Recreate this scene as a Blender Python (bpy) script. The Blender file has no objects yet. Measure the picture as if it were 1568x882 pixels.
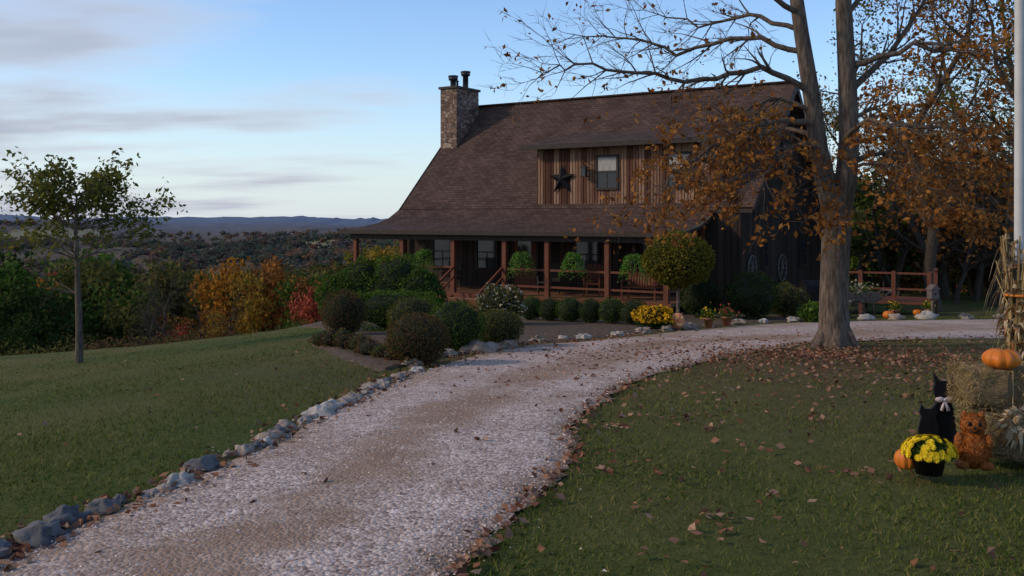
import bpy, math, random
import numpy as np
from mathutils import Vector, Matrix, noise as mnoise
random.seed(7); rng=np.random.default_rng(7)
S=bpy.context.scene
S.view_settings.view_transform='Standard'
try: S.view_settings.look='None'
except Exception: pass
S.view_settings.exposure=0

# ------------------------------------------------------------ terrain
FARY=[140,250,600,1000,1300,1700,2300,2900,3600,6000.]; FARZ=[-22,-36,-42,-27,-33,-15,-19,1.0,-6,-60.]
BY=np.array([-60,6,33,38,52,80]+FARY,float); BZ=np.array([0,0,-1.62,-1.75,-2.4,-9]+FARZ,float)
LY=np.array([-60,6,30,37,44,80]+FARY,float); LZ=np.array([0,0,-1.46,-2.15,-3.1,-12.5]+FARZ,float)
def T(x,y):
    x=np.asarray(x,float); y=np.asarray(y,float)
    b=0; bl=0
    for o in (-1.5,-.75,0,.75,1.5): b=b+np.interp(y+o,BY,BZ); bl=bl+np.interp(y+o,LY,LZ)
    b=b/5; bl=bl/5; wl=np.clip((-x-5.)/5,0,1); wl=wl*wl*(3-2*wl); b=b*(1-wl)+bl*wl
    d=np.clip(-x-3.0,0,None)
    dr=0
    for o in (-1.,0,1.): dr=dr+np.interp(d+o,[0,10,22,60,150],[0,1.1,2.0,9,20])
    dr=dr/3
    near=np.clip((400-y)/250,0,1)
    z=b-dr*near
    z=np.maximum(z,-46+0*z)
    far=np.clip((y-150)/500,0,1)
    z=z+far*(5*np.sin(x/170+1.3)+4*np.sin(x/83+y/300)+3*np.sin(y/140+x/400)+3.5*np.sin(x/310-y/520+2)+1.5*np.sin(x/41+y/60)-x/300)
    r=np.clip((x-22)/60,0,1)*near
    return z-r*3
def Tz(x,y): return float(T(x,y))

# ------------------------------------------------------------ materials
def new_mat(name):
    m=bpy.data.materials.new(name); m.use_nodes=True
    nt=m.node_tree; b=nt.nodes['Principled BSDF']
    return m,nt,b
def ramp(nt,stops):
    r=nt.nodes.new('ShaderNodeValToRGB'); e=r.color_ramp.elements
    while len(e)<len(stops): e.new(.5)
    for i,(p,c) in enumerate(stops):
        e[i].position=p; e[i].color=(c[0],c[1],c[2],1)
    return r
def coords(nt,stretch=(1,1,1),kind='Object'):
    tc=nt.nodes.new('ShaderNodeTexCoord'); mp=nt.nodes.new('ShaderNodeMapping')
    mp.inputs['Scale'].default_value=stretch
    nt.links.new(tc.outputs[kind],mp.inputs['Vector']); return mp.outputs[0]
def tex_noise(nt,v,scale,detail=5,rough=.6):
    n=nt.nodes.new('ShaderNodeTexNoise'); n.inputs['Scale'].default_value=scale
    n.inputs['Detail'].default_value=min(detail,6); n.inputs['Roughness'].default_value=rough
    nt.links.new(v,n.inputs['Vector']); return n.outputs['Fac']
def mix(nt,f,a,b,mode='MIX'):
    m=nt.nodes.new('ShaderNodeMix'); m.data_type='RGBA'; m.blend_type=mode
    for k,v in ((0,f),(6,a),(7,b)):
        if hasattr(v,'is_linked') or hasattr(v,'links'): nt.links.new(v,m.inputs[k])
        elif k==0: m.inputs[0].default_value=v
        else: m.inputs[k].default_value=(v[0],v[1],v[2],1)
    return m.outputs[2]
def add_bump(nt,b,h,strength,dist=.02):
    bp=nt.nodes.new('ShaderNodeBump'); bp.inputs['Strength'].default_value=strength
    bp.inputs['Distance'].default_value=dist
    nt.links.new(h,bp.inputs['Height']); nt.links.new(bp.outputs[0],b.inputs['Normal'])
def M(name,c1,c2,scale=5,rough=.8,bump=.3,dist=.02,stretch=(1,1,1),metal=0,lo=.35,hi=.65):
    m,nt,b=new_mat(name); v=coords(nt,stretch)
    n=tex_noise(nt,v,scale); r=ramp(nt,[(lo,c1),(hi,c2)]); nt.links.new(n,r.inputs[0])
    nt.links.new(r.outputs[0],b.inputs['Base Color'])
    b.inputs['Roughness'].default_value=rough; b.inputs['Metallic'].default_value=metal
    b.inputs['Specular IOR Level'].default_value=.25
    if bump: add_bump(nt,b,n,bump,dist)
    return m
LC={}
def leafM(name,cols,transl=.3,rough=.6,gain=1.):
    m,nt,b=new_mat(name); LC[name]=[tuple(q*gain for q in c) for c in cols]
    a=nt.nodes.new('ShaderNodeAttribute'); a.attribute_name='rnd'
    k=len(cols); r=ramp(nt,[(i/max(1,k-1),tuple(q*gain for q in c)) for i,c in enumerate(cols)])
    nt.links.new(a.outputs['Fac'],r.inputs[0])
    nt.nodes.remove(b); df=nt.nodes.new('ShaderNodeBsdfDiffuse'); nt.links.new(r.outputs[0],df.inputs['Color'])
    out=nt.nodes['Material Output'].inputs['Surface']
    if transl<=0: nt.links.new(df.outputs[0],out); return m
    t=nt.nodes.new('ShaderNodeBsdfTranslucent'); nt.links.new(r.outputs[0],t.inputs['Color'])
    mx=nt.nodes.new('ShaderNodeMixShader'); mx.inputs[0].default_value=transl
    nt.links.new(df.outputs[0],mx.inputs[1]); nt.links.new(t.outputs[0],mx.inputs[2])
    nt.links.new(mx.outputs[0],out)
    return m
def haze_tinted(mat,f,tint,tag):  # blends a painted aerial haze into a leaf material's colours
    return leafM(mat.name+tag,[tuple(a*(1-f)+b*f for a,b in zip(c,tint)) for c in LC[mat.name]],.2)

# ------------------------------------------------------------ mesh builder
class MB:
    def __init__(s): s.v=[]; s.f=[]; s.m=[]; s.k=0; s.sm=[]; s.smooth=False
    def mat(s,k,smooth=False): s.k=k; s.smooth=smooth; return s
    def _a(s,vs,fs):
        o=len(s.v); s.v.extend([tuple(map(float,p)) for p in vs])
        for f in fs: s.f.append(tuple(i+o for i in f)); s.m.append(s.k); s.sm.append(s.smooth)
    def box(s,x0,x1,y0,y1,z0,z1):
        s._a([(x0,y0,z0),(x1,y0,z0),(x1,y1,z0),(x0,y1,z0),(x0,y0,z1),(x1,y0,z1),(x1,y1,z1),(x0,y1,z1)],
             [(0,3,2,1),(4,5,6,7),(0,1,5,4),(1,2,6,5),(2,3,7,6),(3,0,4,7)])
    def beam(s,p,q,w,h,up=(0,0,1)):
        p=Vector(p);q=Vector(q);d=(q-p).normalized(); up=Vector(up)
        if abs(d.dot(up))>.98: up=Vector((0,1,0))
        a=d.cross(up).normalized(); b=a.cross(d)
        vs=[]
        for c in (p,q):
            for i,j in ((-1,-1),(1,-1),(1,1),(-1,1)): vs.append(c+a*i*w/2+b*j*h/2)
        s._a(vs,[(0,1,2,3),(7,6,5,4),(0,4,5,1),(1,5,6,2),(2,6,7,3),(3,7,4,0)])
    def slab(s,quad,t):
        q=[Vector(c) for c in quad]; n=(q[1]-q[0]).cross(q[2]-q[0]).normalized()
        if n.z<0: n=-n
        vs=q+[c-n*t for c in q]; k=len(q)
        s._a(vs,[tuple(range(k)),tuple(range(2*k-1,k-1,-1))]+[(i,i+k,(i+1)%k+k,(i+1)%k) for i in range(k)])
    def prism(s,poly,vec):
        q=[Vector(c) for c in poly]; v=Vector(vec); k=len(q)
        s._a(q+[c+v for c in q],[tuple(range(k-1,-1,-1)),tuple(range(k,2*k))]+[(i,(i+1)%k,(i+1)%k+k,i+k) for i in range(k)])
    def tube(s,pts,rad,n=6,cap=True):
        pts=[Vector(p) for p in pts]; vs=[];fs=[]
        ref=Vector((.31,.87,.37)).normalized()
        for i,p in enumerate(pts):
            d=(pts[min(i+1,len(pts)-1)]-pts[max(i-1,0)]).normalized()
            a=d.cross(ref)
            if a.length<1e-3: a=d.cross(Vector((1,0,0)))
            a.normalize(); b=d.cross(a)
            r=rad[i] if hasattr(rad,'__len__') else rad
            for j in range(n):
                t=2*math.pi*j/n; vs.append(p+a*(r*math.cos(t))+b*(r*math.sin(t)))
        for i in range(len(pts)-1):
            for j in range(n):
                j2=(j+1)%n; fs.append((i*n+j,i*n+j2,(i+1)*n+j2,(i+1)*n+j))
        if cap: fs.append(tuple(range(n-1,-1,-1))); fs.append(tuple((len(pts)-1)*n+j for j in range(n)))
        s._a(vs,fs)
    def lathe(s,prof,c=(0,0,0),n=24,rib=0,nr=8):
        vs=[];fs=[]
        for (r,z) in prof:
            for j in range(n):
                t=2*math.pi*j/n; rr=r*(1-rib*(1-abs(math.sin(nr*t/2)))**2)
                vs.append((c[0]+rr*math.cos(t),c[1]+rr*math.sin(t),c[2]+z))
        for i in range(len(prof)-1):
            for j in range(n):
                j2=(j+1)%n; fs.append((i*n+j,i*n+j2,(i+1)*n+j2,(i+1)*n+j))
        s._a(vs,fs)
    def blob(s,c,r,nz=.15,fr=2.,seg=10,seed=0,squash=1):
        vs=[];fs=[];c=Vector(c); rr=r if hasattr(r,'__len__') else (r,r,r*squash)
        nl=seg;
        for i in range(nl+1):
            ph=math.pi*i/nl
            for j in range(seg*2):
                t=math.pi*j/seg
                d=Vector((math.sin(ph)*math.cos(t),math.sin(ph)*math.sin(t),math.cos(ph)))
                k=1+nz*2*mnoise.noise(d*fr+Vector((seed*3.1,seed*1.7,seed)))
                vs.append(c+Vector((d.x*rr[0]*k,d.y*rr[1]*k,d.z*rr[2]*k)))
        w=seg*2
        for i in range(nl):
            for j in range(w): fs.append((i*w+j,(i+1)*w+j,(i+1)*w+(j+1)%w,i*w+(j+1)%w))
        s._a(vs,fs)
    def leaves(s,P,size,aspect=.6,flat=0.,up=None):
        P=np.asarray(P,float); N=len(P)
        if N==0: return
        a=rng.normal(size=(N,3)); a/=np.linalg.norm(a,axis=1)[:,None]
        if flat: a[:,2]*=(1-flat); a/=np.linalg.norm(a,axis=1)[:,None]
        b=rng.normal(size=(N,3))
        if flat: b[:,2]*=(1-flat)
        b-=a*(a*b).sum(1)[:,None]; b/=np.linalg.norm(b,axis=1)[:,None]
        c=np.cross(a,b)
        sz=(size*(.6+.8*rng.random(N)))[:,None]
        curl=sz*.18*rng.random((N,1))
        V=np.stack([P-a*sz*.5, P+b*sz*.5*aspect+c*curl, P+a*sz*.5, P-b*sz*.5*aspect+c*curl],1).reshape(-1,3)
        o=len(s.v); s.v.extend(map(tuple,V.tolist()))
        F=(np.arange(N*4).reshape(N,4)+o).tolist(); s.f.extend(map(tuple,F)); s.m.extend([s.k]*N); s.sm.extend([False]*N)
    def mesh(s,name,mats):
        me=bpy.data.meshes.new(name); me.from_pydata(s.v,[],s.f)
        for m in mats: me.materials.append(m)
        me.polygons.foreach_set('material_index',s.m)
        me.polygons.foreach_set('use_smooth',s.sm)
        at=me.attributes.new('rnd','FLOAT','FACE'); at.data.foreach_set('value',rng.random(len(s.f)).astype(np.float32))
        me.update(); return me
    def build(s,name,mats,loc=(0,0,0),rotz=0,parent=None):
        o=bpy.data.objects.new(name,s.mesh(name,mats if isinstance(mats,(list,tuple)) else [mats]))
        o.location=loc; o.rotation_euler=(0,0,rotz); S.collection.objects.link(o)
        if parent: o.parent=parent
        return o
def empty(name,loc=(0,0,0),rotz=0):
    o=bpy.data.objects.new(name,None); o.location=loc; o.rotation_euler=(0,0,rotz); o.empty_display_size=.2
    S.collection.objects.link(o); return o

# ------------------------------------------------------------ driveway outline (world metres)
LE=[(-2.9,-8),(-2.6,1),(-2.48,3.5),(-2.39,4.42),(-2.25,4.99),(-2.02,5.8),(-1.81,6.84),(-1.67,8.25),(-1.52,9.83),(-1.21,12.15),(-.46,15.24),(.19,17.1),(1.47,18.35),(3.05,20.4),(4.59,22.5),(7.37,25.3),(10.5,26.8),(15,27.7),(22,28.6),(34,30)]
RE=[(-1.0,-8),(-.7,1),(-.4,3.4),(-.27,4.24),(.06,5.33),(.38,6.47),(.51,7.89),(.90,9.56),(1.81,12.15),(3.64,15.24),(4.9,16.9),(6.1,18.2),(8.04,18.9),(10.4,19.3),(13,19.8),(16,20.5),(20,21.4),(25,22.3),(30,23.3),(36,24)]
def resample(P,n):
    P=np.array(P,float)
    out=[]
    for i in range(len(P)-1):
        p0=P[max(i-1,0)];p1=P[i];p2=P[i+1];p3=P[min(i+2,len(P)-1)]
        for t in np.linspace(0,1,20,endpoint=False):
            out.append(.5*((2*p1)+(-p0+p2)*t+(2*p0-5*p1+4*p2-p3)*t*t+(-p0+3*p1-3*p2+p3)*t**3))
    out.append(P[-1]); return np.array(out)
L=resample(LE,0); R=resample(RE,0)
POLY=np.vstack([L,R[::-1]])
def inpoly(x,y,poly=POLY):
    x=np.asarray(x);y=np.asarray(y); c=np.zeros(x.shape,bool); j=len(poly)-1
    for i in range(len(poly)):
        xi,yi=poly[i]; xj,yj=poly[j]
        if yi!=yj:
            c^=((yi>y)!=(yj>y))&(x<(xj-xi)*(y-yi)/(yj-yi)+xi)
        j=i
    return c

# ------------------------------------------------------------ ground
def axis(lo,hi,near_lo,near_hi,st,g=1.07):
    a=list(np.arange(near_lo,near_hi+1e-6,st)); s_=st; p=a[-1]
    while p<hi: s_*=g; p+=s_; a.append(p)
    s_=st;p=a[0]; b=[]
    while p>lo: s_*=g; p-=s_; b.append(p)
    return np.array(b[::-1]+a)
gx=axis(-4500,4500,-24,24,.5,1.03); gy=axis(-60,5500,-4,54,.5,1.03)
XX,YY=np.meshgrid(gx,gy); ZZ=T(XX,YY)
ZZ=ZZ+0.012*np.sin(XX*1.7+YY*.6)*np.sin(YY*1.1)
farw=np.clip((YY-350)/200,0,1); ZZ=ZZ+farw*rng.normal(size=ZZ.shape)*2.2
ins=inpoly(XX,YY); ZZ=ZZ-0.03*ins
g=MB(); nx=len(gx); ny=len(gy)
g.v=list(map(tuple,np.stack([XX,YY,ZZ],-1).reshape(-1,3).tolist()))
idx=np.arange(nx*ny).reshape(ny,nx)
F=np.stack([idx[:-1,:-1],idx[:-1,1:],idx[1:,1:],idx[1:,:-1]],-1).reshape(-1,4)
g.f=list(map(tuple,F.tolist())); g.m=[0]*len(g.f); g.sm=[True]*len(g.f)
def ground_mat():
    m,nt,b=new_mat('lawn_and_far_woods'); L_=nt.links.new
    v=coords(nt)
    n1=tex_noise(nt,v,.6,6,.65); n2=tex_noise(nt,v,14,6,.75); n3=tex_noise(nt,v,.13,5,.6)
    r1=ramp(nt,[(.3,(.024,.04,.008)),(.5,(.058,.08,.016)),(.7,(.115,.122,.03))]); 
    ma=nt.nodes.new('ShaderNodeMath'); ma.operation='MULTIPLY'; ma.inputs[1].default_value=.55
    L_(n2,ma.inputs[0]); mb=nt.nodes.new('ShaderNodeMath'); mb.operation='MULTIPLY_ADD'; mb.inputs[1].default_value=.45
    L_(n1,mb.inputs[0]); L_(ma.outputs[0],mb.inputs[2]); L_(mb.outputs[0],r1.inputs[0])
    geo=nt.nodes.new('ShaderNodeNewGeometry')
    vd=nt.nodes.new('ShaderNodeVectorMath'); vd.operation='MULTIPLY'; vd.inputs[1].default_value=(.75,1.0,0); L_(geo.outputs['Position'],vd.inputs[0])
    vm=nt.nodes.new('ShaderNodeVectorMath'); vm.operation='DISTANCE'; vm.inputs[1].default_value=(5.0*.75,14.6,0); L_(vd.outputs[0],vm.inputs[0])
    mr=nt.nodes.new('ShaderNodeMapRange'); mr.inputs[1].default_value=1.5; mr.inputs[2].default_value=9.0; mr.inputs[3].default_value=1; mr.inputs[4].default_value=0; L_(vm.outputs['Value'],mr.inputs[0])
    mm=nt.nodes.new('ShaderNodeMath'); mm.operation='MULTIPLY'; L_(mr.outputs[0],mm.inputs[0])
    rr=ramp(nt,[(.34,(0.3,0.3,0.3)),(.54,(1,1,1))]); L_(n2,rr.inputs[0]); L_(rr.outputs[0],mm.inputs[1])
    c=mix(nt,mm.outputs[0],r1.outputs[0],(.12,.064,.04))
    r3=ramp(nt,[(.42,(0,0,0)),(.62,(.75,.75,.75))]); L_(n3,r3.inputs[0])
    c=mix(nt,r3.outputs[0],c,(.125,.1,.036))
    sx=nt.nodes.new('ShaderNodeSeparateXYZ'); L_(geo.outputs['Position'],sx.inputs[0])
    v8=coords(nt,(1,.13,0)); nf=tex_noise(nt,v8,.11,6,.7)
    nf2=tex_noise(nt,coords(nt,(1,.4,0)),.006,3,.5)
    rf=ramp(nt,[(.3,(.02,.025,.012)),(.4,(.07,.062,.025)),(.46,(.14,.075,.032)),(.5,(.04,.046,.02)),(.56,(.15,.09,.04)),(.62,(.08,.065,.035)),(.7,(.03,.035,.015))]); L_(nf,rf.inputs[0])
    fld=ramp(nt,[(.58,(0,0,0)),(.59,(1,1,1))]); L_(nf2,fld.inputs[0])
    cf=mix(nt,fld.outputs[0],rf.outputs[0],(.24,.22,.1))
    def haze_mix(c,y0,y1,col,mx_):
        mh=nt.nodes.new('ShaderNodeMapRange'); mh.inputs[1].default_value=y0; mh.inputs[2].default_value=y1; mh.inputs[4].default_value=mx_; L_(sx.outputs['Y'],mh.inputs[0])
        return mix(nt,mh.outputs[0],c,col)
    cf=haze_mix(cf,300,1700,(.1,.1,.115),.55)  # aerial haze painted into the ground colour, growing with distance
    cf=haze_mix(cf,1500,2700,(.11,.15,.23),.9)  # bluer haze painted over the farthest ridges
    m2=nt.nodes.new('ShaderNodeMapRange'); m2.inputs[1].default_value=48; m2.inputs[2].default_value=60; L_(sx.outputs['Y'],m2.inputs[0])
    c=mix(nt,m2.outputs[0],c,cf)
    L_(c,b.inputs['Base Color']); b.inputs['Roughness'].default_value=.95; b.inputs['Specular IOR Level'].default_value=.1
    add_bump(nt,b,n2,.7,.04)
    return m
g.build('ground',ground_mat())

# driveway
dw=MB(); dw.smooth=True; nc=16; n=len(L); tk=[]
for i in range(n):
    l=L[i].copy(); r=R[i].copy(); w=r-l; wl=np.linalg.norm(w); w=w/wl
    j1=.13*mnoise.noise(Vector((l[0]*2.1,l[1]*2.1,0)))+.06*mnoise.noise(Vector((l[0]*9,l[1]*9,3)))
    j2=.2*mnoise.noise(Vector((r[0]*1.8,r[1]*1.8,9)))+.12*mnoise.noise(Vector((r[0]*9,r[1]*9,5)))
    l=l+w*(j1-.12); r=r+w*j2
    for k in range(nc+1):
        p=l+(r-l)*k/nc; e=min(k,nc-k); tk.append(k/nc)
        z=Tz(p[0],p[1])+(.0 if e==0 else .022 if e==1 else .03)
        dw.v.append((p[0],p[1],z))
for i in range(n-1):
    for k in range(nc):
        a=i*(nc+1)+k; dw.f.append((a,a+1,a+nc+2,a+nc+1)); dw.m.append(0); dw.sm.append(True)
def gravel_mat():
    m,nt,b=new_mat('gravel'); K=nt.links.new; v=coords(nt)
    vo=nt.nodes.new('ShaderNodeTexVoronoi'); vo.inputs['Scale'].default_value=46; K(v,vo.inputs['Vector'])
    vo2=nt.nodes.new('ShaderNodeTexVoronoi'); vo2.inputs['Scale'].default_value=19; K(v,vo2.inputs['Vector'])
    bw=nt.nodes.new('ShaderNodeRGBToBW'); K(vo.outputs['Color'],bw.inputs[0])
    r=ramp(nt,[(.1,(.25,.17,.14)),(.4,(.47,.355,.3)),(.6,(.57,.45,.39)),(.9,(.75,.63,.56))]); K(bw.outputs[0],r.inputs[0])
    bw2=nt.nodes.new('ShaderNodeRGBToBW'); K(vo2.outputs['Color'],bw2.inputs[0])
    r2=ramp(nt,[(.2,(.6,.6,.6)),(.8,(1.1,1.1,1.1))]); K(bw2.outputs[0],r2.inputs[0])
    c=mix(nt,.5,r.outputs[0],r2.outputs[0],'MULTIPLY')
    n1=tex_noise(nt,v,.8,6,.7); n2=tex_noise(nt,v,2.5,6,.7)
    at=nt.nodes.new('ShaderNodeAttribute'); at.attribute_name='across'
    tr=ramp(nt,[(.0,(.75,.75,.75)),(.12,(.35,.35,.35)),(.24,(.15,.15,.15)),(.42,(.72,.72,.72)),(.56,(.62,.62,.62)),(.7,(.1,.1,.1)),(.9,(.2,.2,.2)),(1,(.8,.8,.8))]); K(at.outputs['Fac'],tr.inputs[0])
    ad=nt.nodes.new('ShaderNodeMath'); ad.operation='MULTIPLY_ADD'; ad.inputs[1].default_value=.42; K(tr.outputs[0],ad.inputs[0]); K(n1,ad.inputs[2])
    rr=ramp(nt,[(.56,(0,0,0)),(.82,(.85,.85,.85))]); K(ad.outputs[0],rr.inputs[0])
    c=mix(nt,rr.outputs[0],c,(.3,.195,.125))
    r4=ramp(nt,[(.4,(.7,.66,.63)),(.6,(1,1,1))]); K(n2,r4.inputs[0])
    c=mix(nt,.55,c,r4.outputs[0],'MULTIPLY')
    K(c,b.inputs['Base Color']); b.inputs['Roughness'].default_value=.9; b.inputs['Specular IOR Level'].default_value=.1
    add_bump(nt,b,vo.outputs['Distance'],.6,-.015)
    return m
GR=gravel_mat()
o=dw.build('gravel_driveway',GR)
at=o.data.attributes.new('across','FLOAT','POINT'); at.data.foreach_set('value',np.array(tk,np.float32))
pb=MB()
N=14000; yy=3.6*(15/3.6)**rng.random(N*3); xx=(rng.random(N*3)*1.2-.6)*yy
k=inpoly(xx,yy)|((xx>-2.2)&(xx<6)&(rng.random(N*3)<.012)&(yy<9)&(xx<yy*.12)); xx=xx[k][:N]; yy=yy[k][:N]
zz=T(xx,yy)+.03
sz=.005+.009*rng.random(len(xx))**2.5; sz=sz*(.8+yy/18)
O=np.array([(1,0,0),(-.5,.87,0),(-.5,-.87,0),(0.1,0,.7)],float)
th=rng.random(len(xx))*6.28; c_,s_=np.cos(th),np.sin(th)
V=np.empty((len(xx),4,3))
for q in range(4):
    ox,oy,oz=O[q]; jj=.7+.6*rng.random(len(xx))
    V[:,q,0]=xx+(ox*c_-oy*s_)*sz*jj; V[:,q,1]=yy+(ox*s_+oy*c_)*sz*jj; V[:,q,2]=zz+oz*sz-.003
pb.v=list(map(tuple,V.reshape(-1,3).tolist()))
for i in range(len(xx)):
    o=i*4; pb.f+= [(o,o+1,o+3),(o+1,o+2,o+3),(o+2,o,o+3)]
pb.m=[0]*len(pb.f); pb.sm=[False]*len(pb.f)
pb.build('loose_gravel',leafM('pebbles',[(.25,.175,.15),(.42,.32,.27),(.54,.43,.38),(.7,.58,.52)],0.0))

# mulch bed
BED=[(-1.75,12.6),(-.75,15.4),(0.0,17.35),(1.3,18.65),(2.9,20.75),(4.4,22.9),(7.2,25.75),(9.5,27.2),(8.6,30),(4,32),(-4,37),(-7.5,34),(-5.2,26),(-4.3,20.5),(-3.7,17.6),(-2.7,14.6)]
B=resample(BED+[BED[0]],0)
bd=MB(); cx,cy=0.5,24.0; nr=40; m_=len(B)-1
for k in range(nr+1):
    for i in range(m_):
        jit=.12*mnoise.noise(Vector((B[i][0]*1.5,B[i][1]*1.5,2)))
        f=k/nr*(1+jit*.1); x=cx+(B[i][0]-cx)*f; y=cy+(B[i][1]-cy)*f
        bd.v.append((x,y,Tz(x,y)+(.035 if k<nr else -.02)))
for k in range(nr):
    for i in range(m_):
        i2=(i+1)%m_; bd.f.append((k*m_+i,(k+1)*m_+i,(k+1)*m_+i2,k*m_+i2)); bd.m.append(0); bd.sm.append(True)
bd.build('mulch_bed',M('mulch',(.05,.032,.02),(.14,.095,.06),14,.95,.8,.04))

# grass blades
def grass(N,y0,y1,w,h,name,mat):
    y=y0*(y1/y0)**rng.random(N); x=(rng.random(N)*1.22-.61)*y
    k=~inpoly(x,y)&~inpoly(x,y,B); x=x[k];y=y[k]
    z=T(x,y)-.005; n=len(x); th=rng.random(n)*3.14; sc=(1+y/12)
    ww=w*sc*(.6+.8*rng.random(n)); hh=h*(.5+rng.random(n)); lx=rng.normal(size=n)*h*.8; ly=rng.normal(size=n)*h*.8
    V=np.empty((n,3,3)); V[:,0]=np.stack([x-np.cos(th)*ww,y-np.sin(th)*ww,z],1); V[:,1]=np.stack([x+np.cos(th)*ww,y+np.sin(th)*ww,z],1)
    V[:,2]=np.stack([x+lx,y+ly,z+hh],1)
    mb=MB(); mb.v=list(map(tuple,V.reshape(-1,3).tolist())); mb.f=list(map(tuple,np.arange(n*3).reshape(n,3).tolist()))
    mb.m=[0]*n; mb.sm=[False]*n; mb.build(name,mat)
grass(125000,3.4,30,.0033,.03,'grass',leafM('grass_blades',[(.03,.053,.01),(.07,.102,.018),(.12,.142,.03),(.2,.165,.06),(.066,.095,.018)],.3,gain=1.15))

# fallen leaves
LM=leafM('fallen_leaf',[(.1,.04,.028),(.18,.08,.045),(.26,.13,.08),(.34,.21,.14),(.13,.05,.03)],.05)
fl=MB(); P=[]
def addl(x,y): 
    for a,b_ in zip(x,y): P.append((a,b_,Tz(a,b_)+.03+.012*random.random()))
N=1500; y=4*(20/4)**rng.random(N); x=(rng.random(N)*1.2-.6)*y; k=~((x<-1.9)&(rng.random(N)>.1))&~(inpoly(x,y)&(rng.random(N)>.12)); x=x[k];y=y[k]
k=(rng.random(len(x))<np.clip((y-3)/9,.12,1)); addl(x[k],y[k])
N=5200; r_=np.abs(rng.normal(size=N))*3.7; t=rng.random(N)*6.28; addl(5.0+r_*1.1*np.cos(t),15.0+r_*.9*np.sin(t))
for E,sg,dn,wd in ((R,1,600,.06),(L,-1,900,.12)):
    ii=rng.integers(40,len(E)-120,dn); jx=rng.normal(size=dn)*wd; jy=rng.normal(size=dn)*wd
    addl(E[ii,0]+jx+(.0 if sg>0 else -.12),E[ii,1]+jy)
for _ in range(42):
    yy_=random.uniform(4.5,12); xx_=random.uniform(.05,.5)*yy_; m9=random.randint(2,10)
    addl(xx_+rng.normal(size=m9)*.12,yy_+rng.normal(size=m9)*.1)
P=np.array(P)
fl.leaves(P,.06,.7,flat=.7)
fl.build('fallen_leaves',LM)

# edging rocks
RKL=[M('rock_light',(.25,.225,.195),(.48,.43,.38),7,.85,.8,.04),M('rock_dark',(.05,.05,.055),(.14,.135,.135),6,.8,.8,.04),M('rock_tan',(.18,.14,.11),(.35,.28,.23),8,.85,.8,.04)]
er=MB(); kk=0
cum=np.concatenate([[0],np.cumsum(np.linalg.norm(np.diff(L,axis=0),axis=1))])
s0=float(np.interp(3.4,L[:,1],cum)); s1=float(np.interp(12.9,L[:,1],cum)); q=s0
while q<s1:
    x=float(np.interp(q,cum,L[:,0])); y=float(np.interp(q,cum,L[:,1]))
    big=random.random(); nearf=y<5.4
    rx=(.09+.04*big) if nearf else .045+.08*big**1.8
    er.mat(1 if (nearf and random.random()<.85) or (y<6.5 and random.random()<.4) or random.random()<.15 else random.choice([0,2,2]),random.random()<.6)
    er.blob((x-.12+random.uniform(-.07,.05),y,Tz(x-.12,y)+.01),(rx*random.uniform(.9,1.3),rx*random.uniform(1.0,1.6 if nearf else 1.9),rx*random.uniform(.5,.75)),.3,2.1,11 if nearf else 9,kk)
    q+=rx*random.uniform(2.0,3.8 if not nearf else 2.7); kk+=1
    if random.random()<.4: er.blob((x-.02+random.uniform(-.12,.12),y+random.uniform(-.1,.1),Tz(x,y)+.02),(.03,.035,.02),.3,2.1,6,kk+.5)
er.build('edging_rocks',RKL)
er=MB()
for (x,y,r) in [(.0,16.4,.14),(-.3,15.9,.12),(.55,18.0,.1),(1.5,18.75,.11),(1.1,18.6,.08),(2.3,19.8,.09),(2.95,20.7,.13),(3.6,21.6,.1),(4.3,22.6,.15),(5.0,23.5,.1),(5.9,24.3,.13),(6.8,25.2,.1),(7.8,25.9,.14),(8.9,26.4,.12),(10.2,27,.15),(11.2,27.3,.16),(12.2,27.6,.2),(13.5,27.9,.15),(14.6,28.1,.13),(-.95,14.8,.12),(-1.2,13.9,.12),(-1.3,13.2,.1)]:
    er.mat(random.choice([0,2,2]),random.random()<.4); er.blob((x-.08,y+.1,Tz(x,y)+r*.3),(r*1.4,r*1.1,r*.75),.35,1.9,8,x)
er.mat(2,True); er.blob((-.55,15.6,Tz(-.5,15.6)+.05),(.32,.2,.15),.3,1.6,9,5)
er.build('garden_border_rocks',RKL)

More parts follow.
